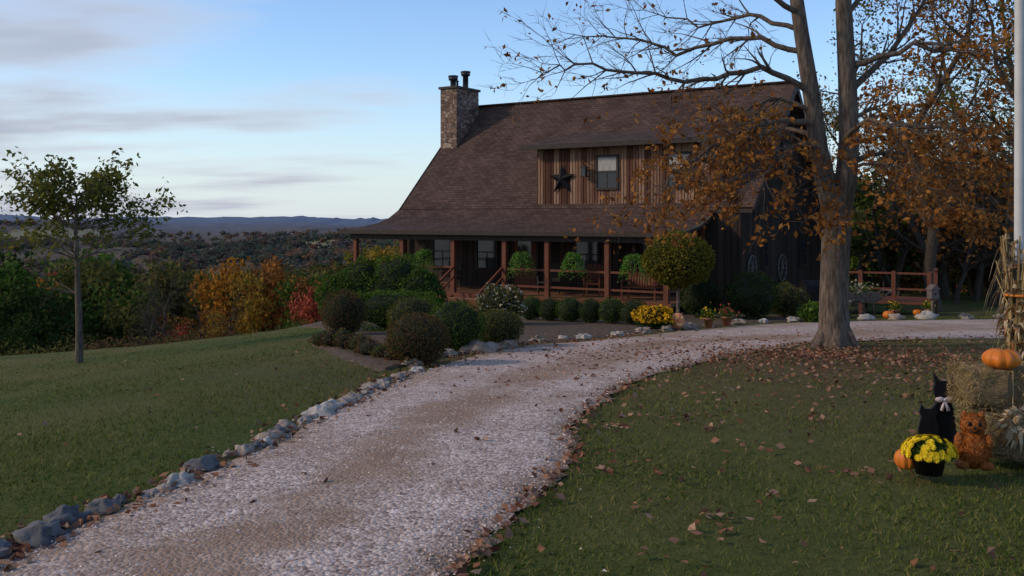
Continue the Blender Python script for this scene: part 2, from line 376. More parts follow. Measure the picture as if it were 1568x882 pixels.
# ------------------------------------------------------------ HOUSE
H=empty('wooden_farmhouse',(10.8,36,0),math.atan2(-.545,.839))
def siding(name,cs,vert=True,sc=6.0,axis='X'):
    m,nt,b=new_mat(name); K=nt.links.new
    tc=nt.nodes.new('ShaderNodeTexCoord'); sx=nt.nodes.new('ShaderNodeSeparateXYZ'); K(tc.outputs['Object'],sx.inputs[0])
    ad=nt.nodes.new('ShaderNodeMath'); ad.operation='ADD'; K(sx.outputs['X'],ad.inputs[0]); K(sx.outputs['Y'],ad.inputs[1])
    mu=nt.nodes.new('ShaderNodeMath'); mu.operation='MULTIPLY'; mu.inputs[1].default_value=sc; K(ad.outputs[0],mu.inputs[0])
    fl_=nt.nodes.new('ShaderNodeMath'); fl_.operation='FLOOR'; K(mu.outputs[0],fl_.inputs[0])
    wn=nt.nodes.new('ShaderNodeTexWhiteNoise'); wn.noise_dimensions='1D'; K(fl_.outputs[0],wn.inputs['W'])
    fr=nt.nodes.new('ShaderNodeMath'); fr.operation='FRACT'; K(mu.outputs[0],fr.inputs[0])
    v=coords(nt,(9,9,.6)); nn=tex_noise(nt,v,1.6,8,.7)
    ma=nt.nodes.new('ShaderNodeMath'); ma.operation='MULTIPLY_ADD'; ma.inputs[1].default_value=.45; K(wn.outputs['Value'],ma.inputs[0]); 
    m2=nt.nodes.new('ShaderNodeMath'); m2.operation='MULTIPLY'; m2.inputs[1].default_value=.65; K(nn,m2.inputs[0]); K(m2.outputs[0],ma.inputs[2])
    r=ramp(nt,[(.2,cs[0]),(.5,cs[1]),(.85,cs[2])]); K(ma.outputs[0],r.inputs[0])
    gp=ramp(nt,[(0,(.12,.12,.12)),(.09,(1,1,1)),(.9,(1,1,1)),(1,(.3,.3,.3))]); K(fr.outputs[0],gp.inputs[0])
    c=mix(nt,1.,r.outputs[0],gp.outputs[0],'MULTIPLY'); K(c,b.inputs['Base Color'])
    b.inputs['Roughness'].default_value=.75; b.inputs['Specular IOR Level'].default_value=.2
    add_bump(nt,b,gp.outputs[0],.6,.03); return m
SD=siding('dark_board_siding',[(.015,.01,.008),(.032,.021,.016),(.055,.037,.029)],sc=4.0)
SDO=siding('weathered_red_siding',[(.035,.014,.009),(.11,.042,.024),(.36,.22,.14)],sc=4.2)
def shingle():
    m,nt,b=new_mat('brown_shingles'); K=nt.links.new
    tc=nt.nodes.new('ShaderNodeTexCoord'); sx=nt.nodes.new('ShaderNodeSeparateXYZ'); K(tc.outputs['Object'],sx.inputs[0])
    cb=nt.nodes.new('ShaderNodeCombineXYZ'); K(sx.outputs['X'],cb.inputs[0])
    sl=nt.nodes.new('ShaderNodeMath'); sl.operation='MULTIPLY_ADD'; sl.inputs[1].default_value=1.0; K(sx.outputs['Z'],sl.inputs[0])
    y2=nt.nodes.new('ShaderNodeMath'); y2.operation='MULTIPLY'; y2.inputs[1].default_value=.5; K(sx.outputs['Y'],y2.inputs[0]); K(y2.outputs[0],sl.inputs[2])
    K(sl.outputs[0],cb.inputs[1])
    br=nt.nodes.new('ShaderNodeTexBrick'); br.inputs['Scale'].default_value=1; br.inputs['Brick Width'].default_value=.3; br.inputs['Row Height'].default_value=.15
    br.inputs['Mortar Size'].default_value=.012; br.inputs['Bias'].default_value=0
    br.inputs['Color1'].default_value=(.066,.042,.034,1); br.inputs['Color2'].default_value=(.112,.072,.058,1); br.inputs['Mortar'].default_value=(.038,.025,.02,1)
    K(cb.outputs[0],br.inputs['Vector'])
    v=coords(nt); n=tex_noise(nt,v,.9,8,.7); r=ramp(nt,[(.35,(.75,.73,.73)),(.65,(1.1,1.08,1.06))]); K(n,r.inputs[0])
    c=mix(nt,1.,br.outputs['Color'],r.outputs[0],'MULTIPLY')
    n5=tex_noise(nt,v,30,3,.7); r5=ramp(nt,[(.3,(.7,.7,.7)),(.7,(1.2,1.2,1.2))]); K(n5,r5.inputs[0]); c=mix(nt,.8,c,r5.outputs[0],'MULTIPLY')
    K(c,b.inputs['Base Color']); b.inputs['Roughness'].default_value=.9; b.inputs['Specular IOR Level'].default_value=.12
    add_bump(nt,b,br.outputs['Fac'],.5,-.02); return m
SH=shingle()
TR=M('dark_trim',(.02,.014,.012),(.04,.028,.022),8,.6,.1)
WD=M('redwood_stain',(.09,.028,.015),(.17,.058,.03),6,.7,.3,.01,(6,6,1))
WDL=M('cedar_deck',(.16,.075,.04),(.27,.14,.08),6,.75,.3,.01,(1,8,8))
GL,nt,b=new_mat('window_glass'); b.inputs['Base Color'].default_value=(.02,.025,.03,1); b.inputs['Roughness'].default_value=.08
nn=tex_noise(nt,coords(nt),1.2,2); add_bump(nt,b,nn,.05,.02)
CU=M('curtain',(.25,.24,.22),(.4,.38,.35),12,.9,.3,.02,(4,4,.3))
x0,x1=-15.0,-.4
w=MB(); gz=-2.3
w.prism([(x1,-5,gz),(x1,5,gz),(x1,5,1.75),(x1,0,6.6),(x1,-5,1.75)],(x0-x1,0,0))
w.build('walls',SD,parent=H)
r=MB()
r.slab([(-15.35,0,6.8),(0,0,6.8),(0,-4.9,2.0),(-15.35,-4.9,2.0)],.16)
prof=[(-4.86,2.004),(-5.5,1.66),(-6.3,1.42),(-7.4,1.27),(-8.5,1.18)]
for i in range(4):
    (ya,za),(yb,zb)=prof[i],prof[i+1]
    r.slab([(-15.4,ya,za),(-1.4,ya,za),(-1.4,yb,zb),(-15.4,yb,zb)],.1)
r.slab([(0,0,6.8),(-15.35,0,6.8),(-15.35,4.9,2.0),(0,4.9,2.0)],.16)
r.slab([(0,4.86,2.004),(-15.35,4.86,2.004),(-15.35,8.8,1.0),(0,8.8,1.0)],.12)
r.beam((-15.36,0,6.83),(.01,0,6.83),.28,.06)
r.build('roof',SH,parent=H)
t=MB()
for yy_,zz_,yb,zb in ((0,6.66,-4.95,1.82),(0,6.66,4.95,1.82)):
    t.beam((.03,yy_,zz_),(.03,yb,zb),.05,.24); t.beam((-15.38,yy_,zz_),(-15.38,yb,zb),.05,.24)
t.beam((.03,4.95,1.84),(.03,8.8,.88),.05,.22)
for X_ in (-1.37,-15.42):
    for i in range(4): t.beam((X_,prof[i][0],prof[i][1]-.1),(X_,prof[i+1][0],prof[i+1][1]-.1),.05,.17)
t.box(-15.4,-1.4,-8.62,-8.5,1.02,1.15)
t.box(-1.3,0,-5.02,-4.92,1.8,1.93)
t.box(-15.1,-1.6,-8.28,-8.12,.82,1.04)
t.build('fascia_and_gutters',TR,parent=H)
tl=MB()
for i in range(4): tl.beam((-1.335,prof[i][0],prof[i][1]-.03),(-1.335,prof[i+1][0],prof[i+1][1]-.03),.02,.06)
tl.build('rake_flashing',M('tan_metal',(.2,.13,.08),(.3,.2,.13),5,.5,.05),parent=H)
dm=MB(); dx0,dx1=-8.65,-1.25
dm.prism([(dx1,-4.72,1.9),(dx1,-4.72,4.28),(dx1,-1.9,4.86),(dx1,-1.9,4.5)],(dx0-dx1,0,0))
for i in range(31):
    X_=dx0+.12+i*.238; dm.box(X_-.02,X_+.02,-4.745,-4.721,2.12,4.25)
dm.build('dormer_walls',SDO,parent=H)
dr=MB(); dr.slab([(dx0-.35,-1.65,5.15),(dx1+.35,-1.65,5.15),(dx1+.35,-5.25,4.42),(dx0-.35,-5.25,4.42)],.1)
dr.build('dormer_roof',SH,parent=H)
dt=MB(); dt.box(dx0-.37,dx1+.37,-5.33,-5.255,4.24,4.42); dt.beam((dx0-.375,-5.25,4.31),(dx0-.375,-1.7,5.03),.04,.17); dt.beam((dx1+.375,-5.25,4.31),(dx1+.375,-1.7,5.03),.04,.17)
dt.box(dx0-.03,dx1+.03,-4.78,-4.725,2.02,2.12)
dt.build('dormer_trim',TR,parent=H)
def window(x,y,z,wd,ht,nm,curt=True,axis='y',s=-1):
    f=MB()
    def bx(a0,a1,d0,d1,z0,z1):
        if axis=='y': f.box(x+a0,x+a1,*sorted((y+s*d0,y+s*d1)),z0,z1)
        else: f.box(*sorted((x+s*d0,x+s*d1)),y+a0,y+a1,z0,z1)
    h=wd/2
    f.mat(0); bx(-h,h,.005,.03,z,z+ht)
    f.mat(1); bx(-h-.08,-h,.004,.07,z-.08,z+ht+.08); bx(h,h+.08,.004,.07,z-.08,z+ht+.08); bx(-h,h,.004,.068,z+ht,z+ht+.08); bx(-h,h,.004,.09,z-.08,z)
    bx(-h,h,.03,.05,z+ht*.5-.02,z+ht*.5+.02); bx(-.015,.015,.03,.047,z,z+ht*.5-.02)
    if curt: f.mat(2); bx(-h+.02,h-.02,.031,.036,z+ht*.55,z+ht*.97)
    return f.build(nm,[GL,TR,CU],parent=H)
window(-5.6,-4.72,2.75,.8,1.15,'dormer_window',True)
window(-2.75,-4.72,2.75,.8,1.15,'dormer_window',True)
ln=MB(); ln.beam((-6.45,-4.72,3.75),(-6.45,-4.98,3.75),.03,.03); ln.beam((-6.45,-4.95,3.75),(-6.45,-4.95,3.6),.015,.015); ln.mat(1); ln.box(-6.54,-6.36,-5.04,-4.86,3.2,3.5); ln.mat(0); ln.prism([(-6.58,-5.08,3.5),(-6.32,-5.08,3.5),(-6.32,-4.82,3.5),(-6.58,-4.82,3.5)],(0,0,.03)); ln.box(-6.5,-6.4,-5.0,-4.9,3.53,3.6); ln.box(-6.57,-6.33,-5.07,-4.83,3.16,3.2)
ln.build('hanging_lantern',[TR,GL],parent=H)
for xx_ in (-13,-10.8,-6.3,-3.6): window(xx_,-5,-.35,.9,1.25,'porch_window',False)
window(x1,2.2,-.2,.8,1.2,'gable_window',False,'x',1); window(x1,-2.6,-.1,.5,1.0,'gable_window',False,'x',1); window(x1,0,3.2,.9,1.2,'gable_window',False,'x',1)
d=MB(); d.mat(0); d.box(-9.5,-8.5,-5.06,-5.005,-1.1,1.0); d.mat(1); d.box(-9.6,-9.5,-5.08,-5.005,-1.1,1.1); d.box(-8.5,-8.4,-5.08,-5.005,-1.1,1.1); d.mat(2); d.box(-9.3,-8.7,-5.08,-5.061,-.1,.8)
d.build('front_door',[WD,TR,GL],parent=H)
st=MB(); c=Vector((-7.5,-4.80,3.1)); pts=[]
for i in range(10):
    a=math.pi/2+i*math.pi/5; rr=.62 if i%2==0 else .24; pts.append(c+Vector((math.cos(a)*rr,0,math.sin(a)*rr)))
st._a(pts+[c+Vector((0,-.14,0)),c+Vector((0,.07,0))],[(i,(i+1)%10,10) for i in range(10)]+[((i+1)%10,i,11) for i in range(10)])
st.build('barn_star',M('black_iron',(.008,.008,.009),(.02,.018,.018),9,.5,.1,metal=.5),parent=H)
IR=bpy.data.materials['black_iron']
for (yy_,zz_,rr) in ((-4.0,-.1,.42),(-.6,-.25,.5)):
    q=MB(); X_=x1+.06
    ring=[(X_,yy_+rr*math.cos(a),zz_+rr*math.sin(a)) for a in np.linspace(0,2*math.pi,25)]
    q.tube(ring,.03,6,False)
    for i in range(10):
        a=i*math.pi/5; q.tube([(X_,yy_,zz_),(X_,yy_+rr*math.cos(a),zz_+rr*math.sin(a))],.015,5)
    q.blob((X_,yy_,zz_),.07,.0)
    q.build('wagon_wheel',M('wheel_wood',(.1,.09,.08),(.17,.15,.13),10,.8,.1),parent=H)
dk=MB(); dk.mat(0); dk.box(-15.2,-1.5,-8.3,-5.02,-1.2,-1.1); dk.mat(1); dk.box(-15.22,-1.48,-8.35,-8.302,-1.32,-1.08)
dk.build('porch_deck',[WDL,WD],parent=H)
lt=MB()
xx_=-15.1
while xx_<-1.6:
    if not(-10.1<xx_<-7.9):
        lt.beam((xx_,-8.29,-1.9),(xx_+.55,-8.29,-1.33),.02,.035,(0,1,0)); lt.beam((xx_+.55,-8.27,-1.9),(xx_,-8.27,-1.33),.02,.035,(0,1,0))
    xx_+=.16
lt.build('porch_lattice',WDL,parent=H)
db=MB(); db.box(-15.1,-1.55,-8.1,-8.0,-2.2,-1.21); db.build('porch_lattice_backing',M('near_black_matte',(.008,.007,.006),(.015,.012,.01),4,.9,.1),parent=H)  # near-black panel behind the lattice, below the deck
pc=MB(); PX=[-14.86,-12.5,-10.1,-7.85,-6.1,-3.8,-1.7]
for p in PX: pc.box(p-.08,p+.08,-8.28,-8.12,-1.1,.82)
for p in PX[:1]+PX[-1:]: pc.box(p-.06,p+.06,-5.25,-5.13,-1.1,1.5)
pc.build('porch_posts',WD,parent=H)
rl=MB()
for i in range(len(PX)-1):
    if i==2: continue
    a,b_=PX[i]+.08,PX[i+1]-.08
    rl.box(a,b_,-8.24,-8.16,-.2,-.13); rl.box(a,b_,-8.22,-8.18,-.78,-.71)
rl.box(-1.74,-1.66,-8.12,-5.2,-.2,-.13); rl.box(-1.72,-1.68,-8.12,-5.2,-.78,-.71); rl.box(-14.9,-14.82,-8.12,-5.2,-.2,-.13);rl.box(-14.88,-14.84,-8.12,-5.2,-.78,-.71)
rl.build('porch_railing',WD,parent=H)
sp_=MB()
for i in range(4):
    sp_.mat(0); sp_.box(-10.0,-7.95,-8.72-.32*i+.0,-8.36-.32*i,-1.28-.17*i,-1.23-.17*i); sp_.mat(1); sp_.box(-9.98,-7.97,-8.4-.32*i,-8.37-.32*i,-1.23-.17*i,-1.1-.17*i)
sp_.mat(1)
for X_ in (-10.02,-7.93):
    sp_.beam((X_,-8.36,-1.25),(X_,-9.7,-1.95),.05,.25)
    sp_.box(X_-.07,X_+.07,-9.8,-9.66,-2.1,-.95)
    sp_.beam((X_,-8.28,-.15),(X_,-9.75,-.98),.07,.08); sp_.beam((X_,-8.28,-.5),(X_,-9.75,-1.33),.05,.06)
sp_.build('porch_steps',[WDL,WD],parent=H)
bp=MB()
for p in (-.3,-5,-10,-15): bp.box(p-.08,p+.08,8.4,8.56,-2.4,.9)
bp.build('rear_porch_posts',WD,parent=H)
def stone():
    m,nt,b=new_mat('fieldstone'); K=nt.links.new; v=coords(nt,(1,1,1.35))
    vo=nt.nodes.new('ShaderNodeTexVoronoi'); vo.inputs['Scale'].default_value=4.2; K(v,vo.inputs['Vector'])
    ve=nt.nodes.new('ShaderNodeTexVoronoi'); ve.feature='DISTANCE_TO_EDGE'; ve.inputs['Scale'].default_value=4.2; K(v,ve.inputs['Vector'])
    bw=nt.nodes.new('ShaderNodeRGBToBW'); K(vo.outputs['Color'],bw.inputs[0])
    r=ramp(nt,[(.15,(.1,.055,.04)),(.4,(.26,.16,.11)),(.6,(.15,.09,.07)),(.8,(.38,.27,.2))]); K(bw.outputs[0],r.inputs[0])
    e=ramp(nt,[(.0,(0,0,0)),(.07,(1,1,1))]); K(ve.outputs['Distance'],e.inputs[0])
    c=mix(nt,e.outputs[0],(.07,.055,.045),r.outputs[0]); n7=tex_noise(nt,v,14,5); r7=ramp(nt,[(.3,(.7,.7,.7)),(.7,(1.1,1.1,1.1))]); K(n7,r7.inputs[0])
    c=mix(nt,1.,c,r7.outputs[0],'MULTIPLY'); K(c,b.inputs['Base Color']); b.inputs['Roughness'].default_value=.9; add_bump(nt,b,e.outputs[0],.8,.05); return m
ch=MB(); ch.mat(0); ch.box(-15.35,-14.45,-2.1,-.4,-2.5,7.42); ch.box(-15.75,-15.352,-2.3,-.2,-2.8,3.6)
ch.mat(1); ch.box(-15.42,-14.38,-2.17,-.33,7.42,7.52)
ch.build('stone_chimney',[stone(),TR],parent=H)
fm=M('flue_metal',(.03,.03,.035),(.09,.09,.1),10,.45,.1,metal=.7)
for (X_,Y_,h) in ((-14.9,-1.75,.3),(-14.9,-.8,.62),(-15.0,-1.3,.3)):
    q=MB(); q.smooth=True; c0=(X_,Y_,7.52)
    if h==.3 and Y_==-1.3: q.lathe([(.05,0),(.05,.3),(.08,.32),(.08,.36),(0,.36)],c0,12)
    else: q.lathe([(.13,0),(.13,h),(.2,h+.01),(.22,h+.12),(.2,h+.16),(.24,h+.17),(.22,h+.22),(0,h+.25)],c0,16)
    q.build('chimney_flue',fm,parent=H)
def chair(x,y,z,mat,nm,par,rot=0,wd=.55):
    q=MB(); h=wd/2
    for sx_ in (-h,h):
        q.beam((sx_,-.25,0),(sx_,-.25,.62),.05,.05); q.beam((sx_,.25,0),(sx_,.35,1.05),.05,.05); q.beam((sx_,-.3,.62),(sx_,.3,.64),.08,.03)
    q.box(-h,h,-.27,.25,.4,.44)
    k_=-h+.05
    while k_<h: q.beam((k_,.26,.46),(k_,.36,1.1),.07,.02); k_+=.1
    o=q.build(nm,mat,(x,y,z),rot,par); return o
chair(-3.0,-7.3,-1.1,WD,'porch_bench',H,0,1.2); chair(-5.2,-6.6,-1.1,WD,'porch_chair',H,.3); chair(-6.9,-6.8,-1.1,TR,'porch_chair',H,-.2); chair(-11.4,-6.6,-1.1,TR,'porch_chair',H,.1)

# ------------------------------------------------------------ vegetation
BARK=M('bark',(.06,.044,.034),(.17,.13,.1),7,.95,.9,.04,(3,3,.6))
BARKD=M('bark_dark',(.03,.023,.018),(.085,.068,.055),6,.95,.7,.04,(3,3,.6))
GR_=leafM('leaf_green',[(.014,.03,.007),(.034,.06,.012),(.06,.09,.017),(.022,.045,.009)],.25,gain=1.6)
DG=leafM('leaf_dark_green',[(.01,.02,.007),(.022,.038,.01),(.04,.055,.014)],.15,gain=1.5)
BG=leafM('leaf_bright_green',[(.022,.05,.009),(.055,.1,.017),(.1,.15,.025)],.3,gain=1.2)
YG=leafM('leaf_yellow_green',[(.055,.06,.01),(.11,.105,.016),(.18,.13,.022),(.08,.08,.014)],.3,gain=1.3)
OR=leafM('leaf_orange',[(.16,.06,.012),(.28,.11,.018),(.38,.18,.025),(.12,.045,.014)],.3,gain=1.3)
YE=leafM('leaf_gold',[(.2,.12,.02),(.32,.2,.03),(.16,.1,.02),(.25,.13,.02)],.3,gain=1.3)
RD=leafM('leaf_red',[(.12,.03,.02),(.22,.05,.03),(.3,.08,.04),(.08,.02,.014)],.3,gain=1.8)
RU=leafM('leaf_rust',[(.12,.045,.016),(.19,.072,.02),(.3,.12,.03),(.36,.17,.045),(.09,.032,.012)],.35,gain=1.15)
OL=leafM('leaf_olive',[(.035,.038,.012),(.06,.062,.018),(.09,.08,.022),(.045,.04,.014)],.25,gain=1.7)
BRN=leafM('leaf_brown',[(.04,.024,.014),(.075,.045,.024),(.1,.06,.03),(.055,.03,.018)],.2,gain=1.6)
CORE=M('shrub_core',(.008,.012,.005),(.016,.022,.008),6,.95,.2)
def shrub(name,x,y,rx,rz,mat,n=2200,ls=.05,z=None,lump=.16,seed=0,ry=None,stem=None,box=False,extra=None):
    mb=MB(); ry=ry or rx
    cz=rz if stem is None else stem+rz
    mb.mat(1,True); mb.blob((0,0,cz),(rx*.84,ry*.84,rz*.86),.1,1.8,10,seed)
    d=rng.normal(size=(n,3)); d/=np.linalg.norm(d,axis=1)[:,None]
    if box: d=d/np.maximum(np.abs(d).max(1),1e-6)[:,None]**.75
    k=1+lump*(np.sin(d[:,0]*4+seed)*np.sin(d[:,1]*5+seed*2)+.7*np.sin(d[:,2]*7+d[:,0]*6+seed*3))*.7+rng.normal(size=n)*.035
    sh=.86+.16*rng.random(n)**.7
    P=d*(k*sh)[:,None]*np.array([rx,ry,rz])+np.array([0,0,cz])
    P=P[P[:,2]>-.02]
    mb.mat(0); mb.leaves(P,ls,.6)
    if extra:
        mb.mat(3); up=P[(P[:,2]>cz*.7)]; mb.leaves(up[rng.random(len(up))<extra[0]]*np.array([1.04,1.04,1.02]),extra[1],1.)
    mb.mat(2)
    if stem: mb.tube([(0,0,-.1),(.02,0,stem*.5),(0,.02,stem+rz*.5)],[.07,.05,.04],8)
    if z is None: z=Tz(x,y)+.02
    mats=[mat,CORE,BARK]+([extra[2]] if extra else [])
    return mb.build(name,mats,(x,y,z))
BUR=leafM('leaf_burgundy_green',[(.075,.035,.018),(.1,.06,.027),(.06,.065,.02),(.14,.06,.03)],.2,gain=1.15)
shrub('round_bush',-1.34,13.5,.46,.36,BUR,6000,.03,seed=1,lump=.05)
shrub('round_bush',-.95,15.8,.5,.42,GR_,4500,.033,seed=2,lump=.08)
shrub('round_bush',-.24,16.8,.45,.33,OL,4500,.03,seed=3,lump=.05)
shrub('round_bush',-3.6,20.2,.48,.5,BUR,4000,.035,seed=4,lump=.05)
shrub('round_bush',-1.95,18.4,.5,.42,OL,3500,.035,seed=14,lump=.1)
shrub('clipped_hedge',-2.7,21.6,1.0,.45,BG,6000,.045,seed=5,ry=.5,box=True,lump=.04)
for i,(x,y,rx,rz) in enumerate([(-5.3,29.2,.75,.75),(-4.6,29.4,.9,.95),(-3.6,29.2,1.0,1.05),(-2.8,28.6,.75,.85)]):
    shrub('viburnum_bush',x,y,rx,rz,GR_ if i%2 else BG,4400,.08,z=-1.6,seed=6+i,lump=.18)
WHF=leafM('pale_blooms',[(.35,.3,.22),(.5,.45,.36),(.3,.22,.16)],.2)
shrub('hydrangea_bush',-.3,24.2,.62,.5,OL,2600,.07,seed=12,lump=.25,extra=(.2,.06,WHF))
for i in range(6):
    f=i/5; shrub('boxwood_bush',.55+2.55*f,26.6-2.6*f,.34+.03*(i%3),.34-.02*(i%2),DG if i%2 else GR_,1800,.035,seed=20+i,lump=.08)
shrub('topiary_tree',4.72,27,.98,.78,YG,8000,.08,seed=30,stem=.95,lump=.08)
shrub('evergreen_bush',6.9,27.2,.75,.68,DG,3000,.06,seed=31)
shrub('evergreen_bush',5.6,28.2,.6,.6,DG,2400,.06,seed=32)
shrub('evergreen_bush',8.3,28.6,.6,.5,OL,2400,.06,seed=36)
YF=leafM('mum_yellow',[(.6,.38,.015),(.8,.56,.02),(.85,.65,.05)],.15)
YF2=leafM('mum_gold',[(.5,.24,.01),(.7,.38,.015),(.75,.45,.03)],.15)
shrub('gold_chrysanthemum',3.32,22.2,.46,.27,DG,1200,.06,seed=33,extra=(.99,.06,YF2))
shrub('hosta_plant',8.3,25.9,.42,.25,BG,500,.18,seed=34)
shrub('hosta_plant',-2.3,25.4,.5,.35,BG,700,.15,seed=35)
for i in range(16):
    x=-3.55+i*.12; y=17.6-i*.23+random.uniform(-.2,.2)
    shrub('border_perennial',x,y,random.uniform(.12,.22),random.uniform(.08,.17),[BRN,OL,BUR,BRN][i%4],450,.035,seed=40+i,lump=.35)
TC=M('terracotta',(.22,.09,.05),(.32,.14,.08),8,.8,.1)
RF=leafM('pink_blooms',[(.5,.05,.06),(.6,.1,.08)],.1)
for i,(x,y,ex) in enumerate([(-2.15,27.3,YF),(-1.5,27.6,WHF),(4.75,22.9,YF2),(5.35,23.6,RF),(11.4,28.2,YF2),(12.6,28.6,YF),(9.9,28.2,WHF),(9.3,28.0,RF)]):
    q=MB(); z=Tz(x,y); q.mat(0,True); q.lathe([(0,0),(.09,0),(.12,.2),(.14,.2),(.14,.24),(.11,.24),(.1,.2),(0,.2)],(0,0,0),16)
    P=rng.normal(size=(260,3))*np.array([.1,.1,.08])+np.array([0,0,.32]); q.mat(1); q.leaves(P,.06); q.mat(2); q.leaves(P[:50]+np.array([0,0,.04]),.045,1)
    q.build('potted_flowers',[TC,GR_,ex],(x,y,z+.02))
FG=leafM('fern_green',[(.05,.12,.02),(.1,.2,.035),(.16,.28,.06)],.35,gain=1.2)
for a in (11.3,7.0,4.95,2.74):
    q=MB(); q.mat(1,True); q.lathe([(0,0),(.12,.02),(.17,.16),(.15,.16),(0,.14)],(0,0,-.12),14)
    for k in range(3):
        t=k*2.09; q.tube([(.15*math.cos(t),.15*math.sin(t),.04),(0,0,.5)],.006,4)
    P=[]
    for k in range(90):
        t=random.uniform(0,6.28); ln=random.uniform(.35,.64); up=random.uniform(.05,.3)
        for s_ in np.linspace(.1,1,16):
            rr=ln*s_*(.9 if s_<.7 else .85); zz_=.05+up*math.sin(s_*2.2)*1.2-1.25*ln*s_**2.3
            P.append((rr*math.cos(t)+random.gauss(0,.02),rr*math.sin(t)+random.gauss(0,.02),zz_+random.gauss(0,.015)))
    q.mat(0); q.leaves(P,.075,.5)
    q.build('hanging_fern',[FG,TR],(-a,-8.45,.2),0,H)

# ---- branching trees
def grow(mb,p,d,ln,r,lvl,tips,R_,up=.15,kids=4,wob=.25,spread=.9,n=5):
    pts=[Vector(p)]; rad=[r]; dd=Vector(d).normalized()
    for i in range(n):
        dd=(dd+Vector((R_.gauss(0,wob),R_.gauss(0,wob),R_.gauss(0,wob)+up))*.35).normalized()
        pts.append(pts[-1]+dd*ln/n); rad.append(r*(1-.75*(i+1)/n))
    mb.tube(pts,rad,8 if lvl>2 else 5 if lvl>1 else 3,False)
    if lvl<=1: tips.extend([p_ for p_ in pts[2:]])
    if lvl<=0: return
    for k in range(kids):
        i=R_.randint(1 if lvl<3 else 2,n); f=pts[i]
        ax=Vector((R_.gauss(0,1),R_.gauss(0,1),R_.gauss(0,.5))); ax=(ax-dd*ax.dot(dd)).normalized()
        nd=(dd+ax*spread*R_.uniform(.6,1.3)).normalized()
        grow(mb,f,nd,ln*R_.uniform(.5,.72),max(.004,rad[i]*.62),lvl-1,tips,R_,up,kids,wob,spread,n)

R_=random.Random(3); mt=MB(); mt.mat(0,True); tips=[]; W0=Vector((5.8,17,-.7))
def Wl(p): return Vector(p)-W0
mt.tube([Wl(p) for p in [(5.8,17,-.85),(5.79,17,-.6),(5.78,17,-.35),(5.78,17,.2),(5.8,17,.9),(5.84,17,1.6),(5.8,17,2.0)]],[.42,.33,.27,.25,.245,.26,.2],16)
for k in range(6):
    a=k*1.05+.3; mt.tube([Wl((5.8+.15*math.cos(a),17+.15*math.sin(a),-.35)),Wl((5.8+.32*math.cos(a),17+.32*math.sin(a),-.62)),Wl((5.8+.55*math.cos(a),17+.55*math.sin(a),-.82))],[.12,.1,.04],7)
mt.tube([Wl(p) for p in [(5.82,17,1.5),(5.66,17,2.1),(5.5,17,2.9),(5.38,17,3.8),(5.2,17,4.9),(5.05,17.1,6.2),(4.9,17.2,8.2),(4.9,17.2,10)]],[.19,.175,.16,.15,.13,.11,.07,.03],12)
mt.tube([Wl(p) for p in [(5.86,17,1.5),(6.0,17,2.3),(6.05,17,3.0),(6.02,17,4.1),(5.95,17,5.5),(6.1,16.9,7.2),(6.2,16.9,10)]],[.2,.19,.175,.16,.14,.1,.03],12)
limbs=[
([(5.35,17,3.9),(4.4,16.8,4.3),(3.3,16.4,4.0),(2.1,16,4.05),(1.1,15.8,4.2),(.5,15.6,4.0)],.06,.10),
([(5.25,17,4.6),(4.3,17.3,4.95),(3.1,17.6,4.7),(2.2,17.9,5.0),(1.2,18,5.1)],.055,.06),
([(5.1,17,5.3),(4.2,16.6,5.8),(3.0,16.2,5.8),(2.0,16,6.2)],.055,.05),
([(5.2,17,5.0),(4.4,17.6,5.4),(3.6,18.2,5.3),(2.6,18.6,5.7)],.05,.08),
([(5.45,17,3.3),(4.7,16.5,3.35),(3.7,16,3.0),(2.9,15.7,2.5),(2.5,15.6,2.1)],.06,.95),
([(5.5,17,2.9),(4.9,16.3,2.9),(4.3,15.6,2.5),(3.8,15.3,2.1)],.05,1),
([(5.45,17,3.1),(4.9,17.6,3.3),(4.1,18.1,3.0),(3.5,18.4,2.4)],.05,1),
([(5.42,17,3.5),(4.8,16.9,3.8),(4.0,16.8,3.5),(3.4,16.6,3.1)],.05,.5),
([(6.0,17,2.8),(6.8,16.8,3.3),(7.8,16.5,3.2),(8.6,16.3,2.7)],.06,1.3),
([(6.0,17,3.8),(6.9,17.3,4.6),(7.6,17.5,5.6),(8.2,17.6,6.8)],.07,.4),
([(6,17,4.3),(7,16.5,4.6),(8.2,16.2,4.4),(9.2,16,3.6)],.06,1),
([(6,17,3.3),(6.7,17.8,3.7),(7.5,18.6,3.6),(8.3,19,3.1)],.055,1.3),
([(5.95,17,5.0),(6.4,17.2,6),(6.9,17.4,7.2)],.06,.4),
([(5.9,17,3.0),(6.0,16.0,3.3),(6.2,15.2,3.0),(6.3,14.8,2.5)],.05,.8),
([(5.6,17,2.3),(5.4,16.4,2.3),(5.2,15.9,1.9)],.035,1.2),
([(5.1,17,5.9),(4.5,16.5,6.8),(3.9,16,7.4)],.05,.2),
([(5.95,17,5.6),(6.7,16.6,6.1),(7.8,16.3,6.3)],.05,.4),
([(6.05,17,2.6),(6.9,17.4,2.9),(7.8,17.8,2.7),(8.9,18,2.2)],.045,1.3),
([(6.0,17,2.5),(6.5,16.6,2.6),(7.1,16.3,2.2),(7.4,16.1,1.8)],.035,1.3)]
LP=[]
